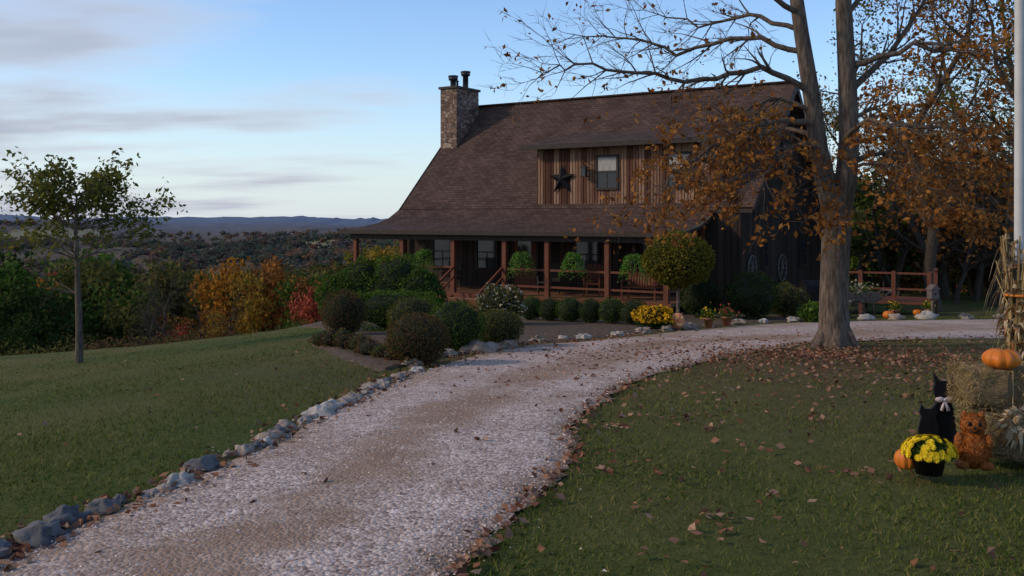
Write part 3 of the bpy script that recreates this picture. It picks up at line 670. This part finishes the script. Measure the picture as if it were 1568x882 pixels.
for pts,r0,lf in limbs:
    V_=[Wl(p) for p in pts]; dense=[]
    for i in range(len(V_)-1):
        for t in (0,.25,.5,.75): 
            q_=V_[i].lerp(V_[i+1],t); dense.append(q_+Vector((R_.gauss(0,.03),R_.gauss(0,.03),R_.gauss(0,.03))))
    dense.append(V_[-1]); nn_=len(dense)
    mt.tube(dense,[r0*(1-.85*i/(nn_-1)) for i in range(nn_)],7,False)
    for i in range(3,nn_):
        for rep in range(2):
            dd=(dense[i]-dense[i-1]).normalized()
            ax=Vector((R_.gauss(0,1),R_.gauss(0,1),R_.gauss(0,.8))); ax=(ax-dd*ax.dot(dd)).normalized()
            tp=[]; grow(mt,dense[i],dd+ax*.9,R_.uniform(.45,1.0),max(.008,r0*(1-.85*i/nn_)*.5),2,tp,R_,.05 if lf<.5 else -.1,3,.35,.8,4)
            for p_ in tp:
                if R_.random()<lf*.6:
                    for _ in range(R_.choice([1,1,2,3])): LP.append((p_.x+R_.gauss(0,.05),p_.y+R_.gauss(0,.05),p_.z-.04+R_.gauss(0,.05)))
mt.mat(1); mt.leaves(LP,.1,.62)
mt.build('oak_tree',[BARK,RU],W0)

def tree_mesh(name,seed,h,tr,leafmat,leafn,ls,lvl=3,crown=.5,kids=5,bark=BARKD,scatter=.25,start=.3):
    R2=random.Random(seed); mb=MB(); mb.mat(0,True); tp=[]
    pts=[Vector((0,0,-.3))]; rad=[tr*1.25]; n=8
    for i in range(n):
        pts.append(pts[-1]+Vector((R2.gauss(0,.03)*h,R2.gauss(0,.03)*h,h/n))*.95); rad.append(tr*(1-.85*(i+1)/n))
    mb.tube(pts,rad,8,False)
    for i in range(max(1,int(n*start)),n+1):
        for k in range(3):
            a=R2.uniform(0,6.28); f=(i/n); el=R2.uniform(.3,1.0)
            ln=h*crown*(1.1-f*.75)*R2.uniform(.6,1.)
            grow(mb,pts[i],Vector((math.cos(a),math.sin(a),el)),ln,max(.01,rad[i]*.55),lvl-1,tp,R2,.12,kids,.3,.85,4)
    if leafn:
        tp=np.array([tuple(p) for p in tp]); k=rng.integers(0,len(tp),leafn)
        P=tp[k]+rng.normal(size=(leafn,3))*scatter
        mb.mat(1); mb.leaves(P,ls,.65)
    return mb.mesh(name,[bark,leafmat])
def put(me,name,x,y,s=1,rot=0,z=None,parent=None,sz=None):
    o=bpy.data.objects.new(name,me); o.location=(x,y,Tz(x,y) if z is None else z); o.scale=(s,s,sz or s); o.rotation_euler=(0,0,rot)
    S.collection.objects.link(o)
    if parent: o.parent=parent
    return o
# young tree on left lawn
YT=leafM('leaf_young_tree',[(.065,.075,.02),(.1,.105,.027),(.16,.14,.03),(.05,.06,.018)],.4,gain=1.25)
R2=random.Random(11); mb=MB(); mb.mat(0,True); tp=[]
pts=[(0,0,-.2),(.0,0,.8),(-.03,0,1.6),(-.06,.02,2.4),(-.1,.02,3.1),(-.08,0,3.55),(-.06,0,3.9)]
mb.tube(pts,[.1,.078,.068,.058,.042,.026,.01],10,False)
for i in range(2,7):
    for k in range(7 if i>2 else 2):
        a=R2.uniform(0,6.28); ln=(1.65 if i<5 else .85)*R2.uniform(.6,1.1)*(1 if i>2 else .6)
        grow(mb,pts[i],Vector((math.cos(a),math.sin(a),R2.uniform(.15,.65))),ln,.022,2,tp,R2,.04,4,.3,.8,4)
tp=np.array([tuple(p) for p in tp]); wgt=np.clip((tp[:,2]-2.2)/1.2,.06,1); k=rng.random(len(tp))<wgt; tp=tp[k]
k=rng.integers(0,len(tp),4300); mb.mat(1); mb.leaves(tp[k]+rng.normal(size=(len(k),3))*.1,.125,.55)
mb.build('young_tree',[BARK,YT],(-10.1,22.1,Tz(-10.1,22.1)))

# wooded valley: a few crown types, many instances
def crown_mesh(name,seed,h,w,mat,n=2600,ls=.42,nc=34,trunk=True,conic=False):
    R2=np.random.default_rng(seed); mb=MB()
    mb.mat(0,True); mb.tube([(0,0,-1),(0,0,h*.3),(.1,.1,h*.75)],[.2,.16,.05],6,False)
    cs=R2.normal(size=(nc,3)); cs/=np.linalg.norm(cs,axis=1)[:,None]; cs*=(R2.random((nc,1))**.4)
    cs=cs*np.array([w*.42,w*.42,h*.38])+np.array([0,0,h*.56])
    if conic:
        t=R2.random(nc); a=R2.random(nc)*6.28; cs=np.stack([np.cos(a)*w*.45*(1-t),np.sin(a)*w*.45*(1-t),h*(.12+.85*t)],1)
    for c in cs[:10]:
        mb.tube([(0,0,h*.3),(c*.6+np.array([0,0,h*.12])).tolist(),c.tolist()],[.09,.05,.02],4,False)
    per=n//nc; P=[]
    for c in cs:
        s_=w*.1*R2.uniform(.6,1.3); q=R2.normal(size=(per,3)); q/=np.linalg.norm(q,axis=1)[:,None]; q*=(R2.random((per,1))**.35)*s_*1.7; q[:,2]*=.8
        P.append(c+q)
    mb.mat(1); mb.leaves(np.vstack(P),ls,.7)
    return mb.mesh(name,[BARKD,mat])
var={}; far={}; vfar={}  # far and vfar crowns carry distance haze in their leaf colours
for nm,mt_ in (('g',GR_),('d',DG),('o',OR),('y',YE),('r',RD),('u',RU),('l',OL),('b',BRN),('v',YG)):
    var[nm]=[crown_mesh('crown_'+nm+str(i),ord(nm)*10+i,10,7.5,mt_,2400,.36) for i in range(2)]
    far[nm]=[crown_mesh('far_crown_'+nm,ord(nm)*7,10,8,haze_tinted(mt_,.22,(.09,.095,.1),'_haze_mid'),700,.75,20)]
    vfar[nm]=[crown_mesh('very_far_crown_'+nm,ord(nm)*9,10,8,haze_tinted(mt_,.45,(.13,.14,.17),'_haze_far'),500,.9,16)]
var['c']=[crown_mesh('crown_cedar',5,9,5,DG,3000,.35,50,conic=True)]
bare=[tree_mesh('bare_tree_%d'%i,50+i,10,.16,BRN,250,.12,3,.38,5) for i in range(2)]
woods=empty('valley_woods')
def vt(kind,x,y,ztop,s=None,wf=1,src=None):
    me=random.choice((src or var)[kind]); z=Tz(x,y); h=ztop-z
    hh=9.0 if kind=='c' else 10.0
    put(me,'tree_crown',x,y,(s or h/hh)*wf,random.uniform(0,6.28),z-.3,woods,h/hh)
for kind,x,y,zt,wf in [('o',-18.8,64,-.2,.75),('y',-17.2,62,-1.5,.7),('u',-16.4,66,-.1,.75),('g',-14.6,68,-.9,.8),('g',-14.0,62,-1.6,.75),('r',-12.0,58,-1.1,.75),('u',-13.2,62,-1.4,.75),
     ('o',-11.0,60,-1.9,.9),('y',-17.8,57,-3.6,.8),('d',-26,50,-3.0,1),('c',-28,53,-2.6,1),('d',-24.4,51,-4.2,1),('d',-30,52,-2.2,1),('l',-24,60,-1.9,1),('u',-21.5,60,-3.8,.9),('r',-20.4,58,-4.4,.8),('g',-26.5,62,-1.0,1),('v',-22,75,-1.9,1),
     ('l',-29,66,-.3,1),('l',-25,70,-.6,1),('g',-31.5,70,.1,1),('v',-21.6,68,-2.8,1),('d',-28.5,56,-1.8,1),('g',-31,58,-.6,1),('b',-15.6,53,-3.9,.8),('l',-9.5,58,-1.2,1),('y',-8,60,.2,1),('v',-6,56,.8,1),('y',-5,60,.2,1),('v',-10.5,70,0,1),('l',-14,80,-.8,1),('b',-18.6,53,-5.0,1),('b',-17.4,52,-5,1),('g',-12.4,54,-3.4,.8),('l',-26,56,-4.2,1),('d',-27,52,-4,1),('g',-23,54,-5,1),('g',-33,60,-.2,1),('d',-34,64,.2,1)]:
    vt(kind,x,y,zt,wf=wf)
for i,(x,y,zt) in enumerate([(-17.5,49,-1.0),(-18.7,50,-1.2),(-16.4,49,-1.8),(-19.8,52,-1.4),(-15.4,52,-2.2)]):
    z=Tz(x,y); h=zt-z; put(bare[i%2],'bare_crown',x,y,h/10,i*1.3,z,woods)
for i in range(430):
    y=66*(200/66)**(random.random()**.85); k_=random.uniform(-.62,.68); x=k_*y; z=Tz(x,y)
    c1=(.03,.05) if k_<-.42 else (.045,.08) if k_<-.12 else (.03,.06)
    top=min(z+random.uniform(7,15),1.6-y*random.uniform(*c1))
    if top-z<4: continue
    kind=random.choices(['g','d','o','y','r','u','l','b','v'],[5,4,2,1.5,1.,3,7,4,3])[0]
    vt(kind,x,y,top,wf=random.uniform(.7,1.2))
for i in range(1100):
    y=200*(560/200)**(random.random()); x=random.uniform(-.6,.0 if random.random()<.85 else .65)*y; z=Tz(x,y)
    top=z+random.uniform(9,15); kind=random.choices(['g','d','o','y','u','l','b','v'],[4,3,2,1.5,4,7,4,4])[0]
    top=min(top,1.6-y*.036)
    if top-z<4: continue
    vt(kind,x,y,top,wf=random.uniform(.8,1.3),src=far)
for i in range(1800):
    y=540*(1600/540)**(random.random()); x=random.uniform(-.58,.0 if random.random()<.9 else .6)*y; z=Tz(x,y)
    if math.sin(x/70+2)*math.sin(y/130)>.5: continue
    kind=random.choices(['g','d','o','y','u','l','b','v'],[4,2,2,1.5,4,8,5,3])[0]
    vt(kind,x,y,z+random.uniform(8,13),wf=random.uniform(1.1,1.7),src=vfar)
br=MB(); P=[]
for i in range(80):
    x=random.uniform(-33,-9.5); y=44.5+random.uniform(-.5,5); zz_=Tz(x,y)
    q=rng.normal(size=(130,3))*np.array([.8,.6,.3])+np.array([x,y,zz_+.3]); P.append(q)
br.mat(0); P=np.vstack(P); br.leaves(P[:len(P)//2],.17,.6); br.mat(1); br.leaves(P[len(P)//2:],.17,.6); br.build('lawn_edge_brush',[OL,BRN])

# right-hand woods
tall=[tree_mesh('tall_tree_%d'%i,80+i,14,.24,[RU,YG,OL][i],[1300,3400,2800][i],.17,3,.34,5,start=.3) for i in range(3)]
for i,(k_,x,y,s_) in enumerate([(0,14.8,33,.95),(1,18.3,36,.95),(0,17.0,31,.85),(2,20.5,34,1.0),(1,22,40,1.05),(0,19.2,42,1.),(2,16.4,45,1.)]):
    put(tall[k_],'woodland_tree',x,y,s_,i*1.7)
rw=empty('right_woods_thicket')
for i in range(70):
    y=random.uniform(42,75); x=random.uniform(.34,.66)*y; z=Tz(x,y); h=random.uniform(3,7.5)
    me=random.choice(var[random.choice(['b','b','u','l','b','g'])]); put(me,'thicket_crown',x,y,h/10*1.1,random.uniform(0,6),z,rw,h/10)
for i in range(20):
    y=random.uniform(36,60); x=random.uniform(.36,.64)*y; put(random.choice(bare),'thicket_stem',x,y,random.uniform(.6,1.),random.uniform(0,6),None,rw)

# ------------------------------------------------------------ right side deck & bits
D=empty('side_deck',(12.3,31.5,Tz(12.3,31.5)),-.5)
q=MB(); q.mat(0); q.box(-1.6,1.6,-1.2,1.2,.45,.52)
q.mat(1)
for X_ in (-1.55,-.5,.5,1.55):
    q.box(X_-.06,X_+.06,-1.2,-1.08,-.2,1.5)
for X_ in (-1.55,1.55): q.box(X_-.06,X_+.06,1.08,1.2,-.2,1.5)
for z_ in (1.4,.9): q.box(-1.48,1.48,-1.16,-1.12,z_,z_+.06); q.box(1.53,1.57,-1.07,1.07,z_,z_+.06)
for i in range(3): q.box(-2.0-.28*i,-1.62-.28*i,-.6,.6,.33-.16*i,.38-.16*i)
q.build('deck_frame',[WD,WD],parent=D)
sw=MB()
for X_ in (0,1.5):
    sw.tube([(X_,-.6,0),(X_,0,2.0),(X_,.6,0)],.03,6)
sw.tube([(-.1,0,2),(1.6,0,2)],.03,6); sw.box(.2,1.3,-.25,.2,.5,.55); sw.box(.2,1.3,.2,.24,.55,1.0)
for X_ in (.25,1.25): sw.tube([(X_,0,2),(X_,-.2,.55)],.008,4)
sw.build('swing_frame',IR,(11.6,33.4,Tz(11.6,33.4)+.0),.3)
gm=M('grill_cover',(.22,.22,.23),(.38,.38,.4),5,.5,.1)
gr=MB(); gr.mat(1); 
for X_ in (-.4,.4):
    for Y_ in (-.2,.2): gr.box(X_-.02,X_+.02,Y_-.02,Y_+.02,0,.8)
gr.box(-.45,.45,-.25,.25,.3,.34); gr.mat(0,True)
gr.box(-.75,-.42,-.22,.22,.8,.83); gr.box(.42,.75,-.22,.22,.8,.83)
gr.mat(1); gr.prism([(-.4,-.25,.75),(-.4,-.25,.98),(-.4,-.1,1.12),(-.4,.12,1.12),(-.4,.25,.98),(-.4,.25,.75)],(.8,0,0))
gr.build('barbecue_grill',[gm,IR],(9.45,29.6,Tz(9.45,29.6)+.0),.2)
bb=MB(); bb.mat(0); bb.box(-.04,.04,-.04,.04,-.1,.55); bb.mat(1); bb.box(-.13,.13,-.1,.1,.55,.82); bb.prism([(-.17,-.13,.82),(0,-.13,.97),(.17,-.13,.82)],(0,.26,0)); bb.mat(2,True); bb.blob((0,-.1,.69),(.035,.01,.035),0)
bb.build('birdhouse_on_post',[BARK,M('grey_wood',(.08,.06,.055),(.15,.12,.11),9,.8,.2),IR],(12.4,27.9,Tz(12.4,27.9)+.05),.3)
tb=MB(); tb.mat(0); tb.prism([(-.5,-.3,.45),(.5,-.3,.45),(.58,-.3,.75),(-.58,-.3,.75)],(0,.6,0)); tb.beam((.5,-.25,.5),(1.0,-.25,.8),.04,.04); tb.beam((.5,.25,.5),(1.0,.25,.8),.04,.04); tb.beam((1.0,-.3,.8),(1.0,.3,.8),.04,.04); tb.beam((.35,-.25,.45),(.4,-.25,0),.04,.04); tb.beam((.35,.25,.45),(.4,.25,0),.04,.04)
for s_ in (-.36,.36):
    ring=[(-.3+.27*math.cos(a),s_,.28+.27*math.sin(a)) for a in np.linspace(0,2*math.pi,19)]; tb.tube(ring,.025,5,False)
    for k in range(8): a=k*.785; tb.tube([(-.3,s_,.28),(-.3+.27*math.cos(a),s_,.28+.27*math.sin(a))],.012,4)
tb.tube([(-.3,-.36,.28),(-.3,.36,.28)],.02,6)
tb.mat(1); P=rng.normal(size=(360,3))*np.array([.26,.16,.1])+np.array([0,0,.85]); tb.leaves(P[:260],.08); tb.mat(2); tb.leaves(P[260:],.07,1)
tb.build('garden_cart',[BARK,GR_,WHF],(10.6,29.0,Tz(10.6,29.0)+.02),.2)

# ------------------------------------------------------------ autumn display
PK=M('pumpkin_orange',(.5,.13,.015),(.66,.2,.025),6,.45,.1)
PS=M('pumpkin_stem',(.1,.08,.03),(.2,.16,.07),10,.8,.3)
def pumpkin(mb,c,r,h,km=0,ks=1,n=40,ribs=10,stem=True):
    mb.mat(km,True); prof=[(max(.001,r*math.sin(t)**.75),h/2*(1-math.cos(t))*(1)) for t in np.linspace(0,math.pi,15)]
    prof[-1]=(.001,h*.93); prof[-2]=(r*.28,h*.985)
    mb.lathe(prof,c,n,.17,ribs)
    if stem: mb.mat(ks,True); mb.tube([(c[0],c[1],c[2]+h*.88),(c[0]+.008,c[1],c[2]+h*1.05),(c[0]+r*.2,c[1],c[2]+h*1.2)],[r*.14,r*.09,r*.11],7)
STRAW=leafM('straw_stalks',[(.18,.12,.05),(.3,.21,.095),(.42,.31,.15),(.12,.08,.035)],.1)
def bale_mat():
    m,nt,b=new_mat('hay_bale'); K=nt.links.new; v=coords(nt,(2,2,14)); n=tex_noise(nt,v,9,8,.75); v2=coords(nt,(9,9,3)); n2=tex_noise(nt,v2,5,6,.8)
    r=ramp(nt,[(.3,(.055,.036,.016)),(.5,(.19,.13,.06)),(.7,(.34,.25,.12))]); 
    mm=nt.nodes.new('ShaderNodeMath'); mm.operation='MULTIPLY_ADD'; mm.inputs[1].default_value=.5; K(n,mm.inputs[0]); m3=nt.nodes.new('ShaderNodeMath'); m3.operation='MULTIPLY'; m3.inputs[1].default_value=.5; K(n2,m3.inputs[0]); K(m3.outputs[0],mm.inputs[2])
    K(mm.outputs[0],r.inputs[0]); K(r.outputs[0],b.inputs['Base Color']); b.inputs['Roughness'].default_value=.95; add_bump(nt,b,mm.outputs[0],1.,.04); return m
HB=bale_mat(); TW=M('twine',(.3,.2,.1),(.4,.3,.15),5,.8,0)
def bale(x,y,z,L_,W_,H_,rot,name='hay_bale'):
    mb=MB(); mb.mat(0)
    nx_,ny_,nz_=12,7,6
    def pt(a,b_,c):
        p=Vector((a*L_/2,b_*W_/2,(c+1)*H_/2)); n_=mnoise.noise(p*9+Vector((x*3,y,z)))*.03; e=1-.07*(abs(a)**6*abs(c)**6+abs(b_)**6*abs(c)**6+abs(a)**6*abs(b_)**6)
        q_=Vector((p.x*e,p.y*e,H_/2+(p.z-H_/2)*e)); return q_+Vector((a,b_,c*.6))*n_
    def face(fn,nu,nv):
        vs=[];fs=[]
        for i in range(nu+1):
            for j in range(nv+1): vs.append(pt(*fn(-1+2*i/nu,-1+2*j/nv)))
        for i in range(nu):
            for j in range(nv): k=i*(nv+1)+j; fs.append((k,k+1,k+nv+2,k+nv+1))
        mb._a(vs,fs)
    face(lambda u,v:(u,-1,v),nx_,nz_);face(lambda u,v:(u,1,v),nx_,nz_);face(lambda u,v:(-1,u,v),ny_,nz_);face(lambda u,v:(1,u,v),ny_,nz_);face(lambda u,v:(u,v,1),nx_,ny_);face(lambda u,v:(u,v,-1),nx_,ny_)
    mb.mat(1)
    for a in (-.22,.22):
        mb.tube([(a*L_,-W_/2-.01,0),(a*L_,-W_/2-.012,H_),(a*L_,0,H_+.012),(a*L_,W_/2+.01,H_),(a*L_,W_/2+.01,0)],.004,4)
    mb.mat(2); n_=3600
    f=rng.integers(0,4,n_); u_=rng.random(n_)*2-1; w_=rng.random(n_)*2-1
    P=np.where((f==0)[:,None],np.stack([u_,-np.ones(n_),w_],1),np.where((f==1)[:,None],np.stack([-np.ones(n_),u_,w_],1),np.where((f==2)[:,None],np.stack([np.ones(n_),u_,w_],1),np.stack([u_,w_,np.ones(n_)],1))))
    P=P*np.array([L_/2,W_/2,H_/2])+np.array([0,0,H_/2])
    mb.leaves(P,.06,.06)
    return mb.build(name,[HB,TW,STRAW],(x,y,z),rot)
bale(3.6,6.42,-.0,.98,.42,.31,.04); bale(3.55,6.5,.312,.94,.4,.27,-.05)
mb=MB(); pumpkin(mb,(0,0,0),.125,.135); mb.build('pumpkin',[PK,PS],(3.32,6.42,.585))
mb=MB(); pumpkin(mb,(0,0,0),.075,.13); mb.build('pumpkin',[PK,PS],(2.52,6.05,.0))
mb=MB(); mb.mat(0,True); mb.lathe([(0,0),(.08,0),(.105,.13),(.115,.13),(.115,.15),(.09,.15),(0,.13)],(0,0,0),18)
d_=rng.normal(size=(1500,3)); d_/=np.linalg.norm(d_,axis=1)[:,None]; d_[:,2]=np.abs(d_[:,2]); P=d_*np.array([.15,.15,.10])*(.8+.25*rng.random((1500,1)))+np.array([0,0,.12])
mb.mat(1); mb.leaves(P*np.array([.92,.92,.93]),.04)
mb.mat(2)
dd_=rng.normal(size=(130,3)); dd_/=np.linalg.norm(dd_,axis=1)[:,None]; dd_[:,2]=np.abs(dd_[:,2])*.9+.05
for d3 in dd_:
    c=Vector((d3[0]*.155,d3[1]*.155,.12+d3[2]*.11)); nrm=Vector(d3).normalized(); a=nrm.orthogonal().normalized(); b_=nrm.cross(a)
    for ring,k9,rr,l_ in ((0,9,.024,.004),(1,7,.015,.010)):
        for k in range(k9):
            t=2*math.pi*k/k9+ring*.3; dr_=a*math.cos(t)+b_*math.sin(t); sd=nrm.cross(dr_)
            mb._a([c+nrm*l_,c+dr_*rr*.6+sd*.006+nrm*(l_+.003),c+dr_*rr+nrm*(l_+.006),c+dr_*rr*.6-sd*.006+nrm*(l_+.003)],[(0,1,2,3)])
mb.build('yellow_chrysanthemum',[IR,GR_,YF],(2.62,5.95,0))
# orange tinsel bear figure
TI=M('orange_tinsel',(.16,.04,.008),(.42,.13,.02),55,.6,1.,.03)
mb=MB(); mb.mat(0,True)
mb.blob((0,0,.12),(.105,.085,.125),.08,5,14,2); mb.blob((0,-.005,.275),(.075,.065,.07),.08,5,12,3)
for s_ in (-1,1):
    mb.mat(0,True); mb.blob((s_*.085,-.03,.17),(.03,.03,.055),.1,4,8,4); mb.blob((s_*.07,-.05,.025),(.045,.05,.03),.1,4,8,5); mb.blob((s_*.05,0,.335),(.02,.015,.028),.1,3,7,6)
    mb.mat(1,True); mb.blob((s_*.028,-.066,.29),(.012,.007,.014),0)
mb.mat(1,True); mb.blob((0,-.072,.265),(.01,.006,.009),0); mb.tube([(-.03,-.062,.25),(-.012,-.07,.24),(.012,-.07,.24),(.03,-.062,.25)],.004,5)
mb.mat(2)
dq=rng.normal(size=(1400,3)); dq/=np.linalg.norm(dq,axis=1)[:,None]
mb.leaves(np.vstack([dq[:900]*np.array([.108,.09,.128])+np.array([0,0,.12]),dq[900:]*np.array([.078,.068,.073])+np.array([0,0,.275])]),.02,.3)
mb.build('orange_bear_figure',[TI,IR,leafM('tinsel_strands',[(.14,.03,.006),(.28,.07,.01),(.42,.13,.02)],.1)],(2.97,6.1,0),-.3)
BK=M('black_paint',(.006,.006,.008),(.014,.014,.018),12,.5,.1)
mb=MB(); h=.54
pr=[(-.20,0),(.20,0),(.21,.2),(.18,.4),(.13,.58),(.12,.64),(.16,.70),(.17,.80),(.15,.86),(.17,1.0),(.07,.89),(-.07,.89),(-.17,1.0),(-.15,.86),(-.17,.80),(-.16,.70),(-.12,.64),(-.13,.58),(-.18,.4),(-.21,.2)]
mb.mat(0); mb.prism([(a*h*.8,-.02,b_*h) for a,b_ in pr],(0,.04,0))
mb.prism([(-.20+a*.26,-.045,b_*.31) for a,b_ in [(0,0),(.62,0),(.6,.4),(.5,.7),(.56,.8),(.5,1.),(.38,.88),(.2,.88),(.1,1.),(.04,.8),(.1,.7),(.02,.4)]],(0,.022,0))
mb.mat(1,True)
for s_ in (-1,1): mb.blob((s_*.035,-.032,.635*h),(.036,.012,.02),.15,3,8,s_); mb.tube([(0,-.03,.62*h),(s_*.025,-.034,.48*h)],[.008,.015],5)
mb.blob((0,-.036,.635*h),(.012,.01,.012),0)
mb.build('black_cat_figure',[BK,M('pink_ribbon',(.5,.38,.4),(.65,.55,.56),20,.7,.1)],(3.28,7.2,Tz(3.28,7.2)),-.1)
fp=MB(); fp.mat(0,True); fp.lathe([(.04,0),(.036,3),(.03,7)],(0,0,0),14); fp.lathe([(0,0),(.07,0),(.07,.06),(.04,.08)],(0,0,0),14); fp.blob((0,0,7.05),.06,0)
fp.build('white_flagpole',M('white_paint',(.42,.42,.41),(.52,.52,.51),4,.5,.05),(3.69,6.88,-.05))
cs=MB(); R3=random.Random(5)
for k in range(34):
    a=R3.uniform(0,6.28); rb=R3.uniform(.06,.16); rt=R3.uniform(.05,.16); hz=R3.uniform(1.1,1.5)
    cs.mat(0,True); cs.tube([(rb*math.cos(a),rb*math.sin(a)*.8,0),(.06*math.cos(a),.06*math.sin(a),.95),(rt*math.cos(a+.3),rt*math.sin(a+.3),hz)],[.012,.011,.005],5)
    for j in range(10):
        z_=R3.uniform(.5,hz); t=R3.uniform(0,6.28); ln=R3.uniform(.14,.34); w_=R3.uniform(.014,.03)
        base=Vector((.08*math.cos(a),.08*math.sin(a),z_)); o_=Vector((math.cos(t),math.sin(t),0)); sd=Vector((-math.sin(t),math.cos(t),0))
        vs=[]; 
        for i in range(6):
            f=i/5; c=base+o_*ln*.5*f+Vector((0,0,.1*math.sin(f*2.0)-.7*ln*f*f*1.6)); ww=w_*(1-f)**.6; tw=sd*math.cos(f*2)+Vector((0,0,1))*math.sin(f*2)*.6
            vs+= [c-tw*ww,c+tw*ww]
        cs.mat(1); cs._a(vs,[(2*i,2*i+1,2*i+3,2*i+2) for i in range(5)])
cs.mat(2,True); cs.tube([(.1*math.cos(a),.1*math.sin(a),1.05) for a in np.linspace(0,6.28,17)],.01,6,False)
HUSK=leafM('corn_husk',[(.22,.15,.08),(.36,.27,.16),(.5,.4,.26),(.16,.1,.05),(.34,.14,.05)],.2)
cs.build('corn_stalk_bundle',[STRAW,HUSK,PK],(3.66,6.82,.0))
hb=MB(); hb.mat(0)
for k in range(60):
    t=R3.uniform(0,6.28); ln=R3.uniform(.08,.17); o_=Vector((math.cos(t),-.25,math.sin(t))); sd=Vector((-math.sin(t),0,math.cos(t))); vs=[]
    for i in range(5):
        f=i/4; c=o_*ln*f+Vector((0,-.04*math.sin(f*3),-.05*f*f)); ww=.015*math.sin(.4+f*2.6); vs+=[c-sd*ww,c+sd*ww]
    hb._a(vs,[(2*i,2*i+1,2*i+3,2*i+2) for i in range(4)])
hb.mat(0,True); hb.blob((0,-.04,0),.035,.1)
hb.build('corn_husk_bow',[HUSK],(3.27,6.17,.3))
JP=M('lantern_clay',(.55,.2,.08),(.7,.3,.14),6,.5,.05)
EM=M('lantern_openings',(.75,.5,.22),(.85,.6,.3),20,.8,0)
mb=MB(); pumpkin(mb,(0,0,0),.16,.38); mb.mat(2)
for s_ in (-1,1): mb.prism([(s_*.09,-.165,.25),(s_*.03,-.165,.25),(s_*.06,-.165,.31)],(0,.03,0))
mb.prism([(-.09,-.165,.15),(-.04,-.165,.1),(.04,-.165,.1),(.09,-.165,.15),(.03,-.165,.14),(-.03,-.165,.14)],(0,.03,0))
mb.build('jack_o_lantern',[JP,PS,EM],(3.86,22.1,Tz(3.86,22.1)+.03),.15)
mb=MB(); pumpkin(mb,(0,0,0),.17,.24); mb.build('pumpkin',[PK,PS],(11.1,27.9,Tz(11.1,27.9)))
mb=MB(); pumpkin(mb,(0,0,0),.15,.22); mb.build('pumpkin',[PK,PS],(12.9,30.1,Tz(12.9,30.1)+.0))

# ------------------------------------------------------------ light, sky
az=math.radians(-97); el=math.radians(27)
sd=Vector((math.sin(az)*math.cos(el),math.cos(az)*math.cos(el),math.sin(el)))
sl=bpy.data.lights.new('sun','SUN'); sl.energy=2.3; sl.angle=math.radians(5); sl.color=(1,.8,.58)
so=bpy.data.objects.new('sun',sl); so.rotation_euler=(-sd).to_track_quat('-Z','Y').to_euler(); S.collection.objects.link(so)
W=bpy.data.worlds.new('World'); S.world=W; W.use_nodes=True; nt=W.node_tree; K=nt.links.new; bgn=nt.nodes['Background']
sk=nt.nodes.new('ShaderNodeTexSky'); sk.sky_type='NISHITA'; sk.sun_disc=False; sk.sun_elevation=el; sk.sun_rotation=az%(2*math.pi)
sk.air_density=1.1; sk.dust_density=.2; sk.ozone_density=2.2; sk.altitude=200
tc=nt.nodes.new('ShaderNodeTexCoord'); sx=nt.nodes.new('ShaderNodeSeparateXYZ'); K(tc.outputs['Generated'],sx.inputs[0])
def mth(op,a,b_=None,c=None):
    m=nt.nodes.new('ShaderNodeMath'); m.operation=op
    for i,v in enumerate((a,b_,c)):
        if v is None: continue
        if hasattr(v,'links'): K(v,m.inputs[i])
        else: m.inputs[i].default_value=v
    return m.outputs[0]
zz=mth('MAXIMUM',mth('ADD',sx.outputs['Z'],.10),.03)
cb=nt.nodes.new('ShaderNodeCombineXYZ'); K(mth('DIVIDE',sx.outputs['X'],zz),cb.inputs[0]); K(mth('DIVIDE',sx.outputs['Y'],zz),cb.inputs[1])
mp=nt.nodes.new('ShaderNodeMapping'); mp.inputs['Scale'].default_value=(.5,.8,1); mp.inputs['Rotation'].default_value=(0,0,.2); mp.inputs['Location'].default_value=(.7,.3,0); K(cb.outputs[0],mp.inputs[0])
n1=tex_noise(nt,mp.outputs[0],1.0,6,.5)
side=nt.nodes.new('ShaderNodeMapRange'); side.inputs[1].default_value=.05; side.inputs[2].default_value=-.4; side.inputs[3].default_value=-.16; side.inputs[4].default_value=.10; K(sx.outputs['X'],side.inputs[0])
cl=mth('ADD',n1,side.outputs[0]); rc=ramp(nt,[(.46,(0,0,0)),(.64,(.85,.85,.85))]); K(cl,rc.inputs[0])
dark=ramp(nt,[(.48,(4.8,5.0,5.4)),(.60,(4.0,4.2,4.8)),(.70,(3.0,3.2,3.9))]); K(cl,dark.inputs[0])
hz=nt.nodes.new('ShaderNodeMapRange'); hz.interpolation_type='SMOOTHSTEP'; hz.inputs[1].default_value=.17; hz.inputs[2].default_value=-.04; hz.inputs[4].default_value=.9; K(sx.outputs['Z'],hz.inputs[0])
sb=mix(nt,1.,sk.outputs[0],(1.12,1.22,1.42),'MULTIPLY')
c0=mix(nt,hz.outputs[0],sb,(4.6,5.3,5.9))
cm=mix(nt,rc.outputs[0],c0,dark.outputs[0])
K(cm,bgn.inputs['Color']); bgn.inputs['Strength'].default_value=.14

# ------------------------------------------------------------ camera
cd=bpy.data.cameras.new('camera'); cam=bpy.data.objects.new('camera',cd); S.collection.objects.link(cam)
cam.location=(0,0,1.6); cam.rotation_euler=(math.radians(90),0,0); cd.sensor_width=36; cd.lens=36*1450/1568; cd.shift_y=-106/1568; cd.clip_end=9000; cd.clip_start=.05
S.camera=cam
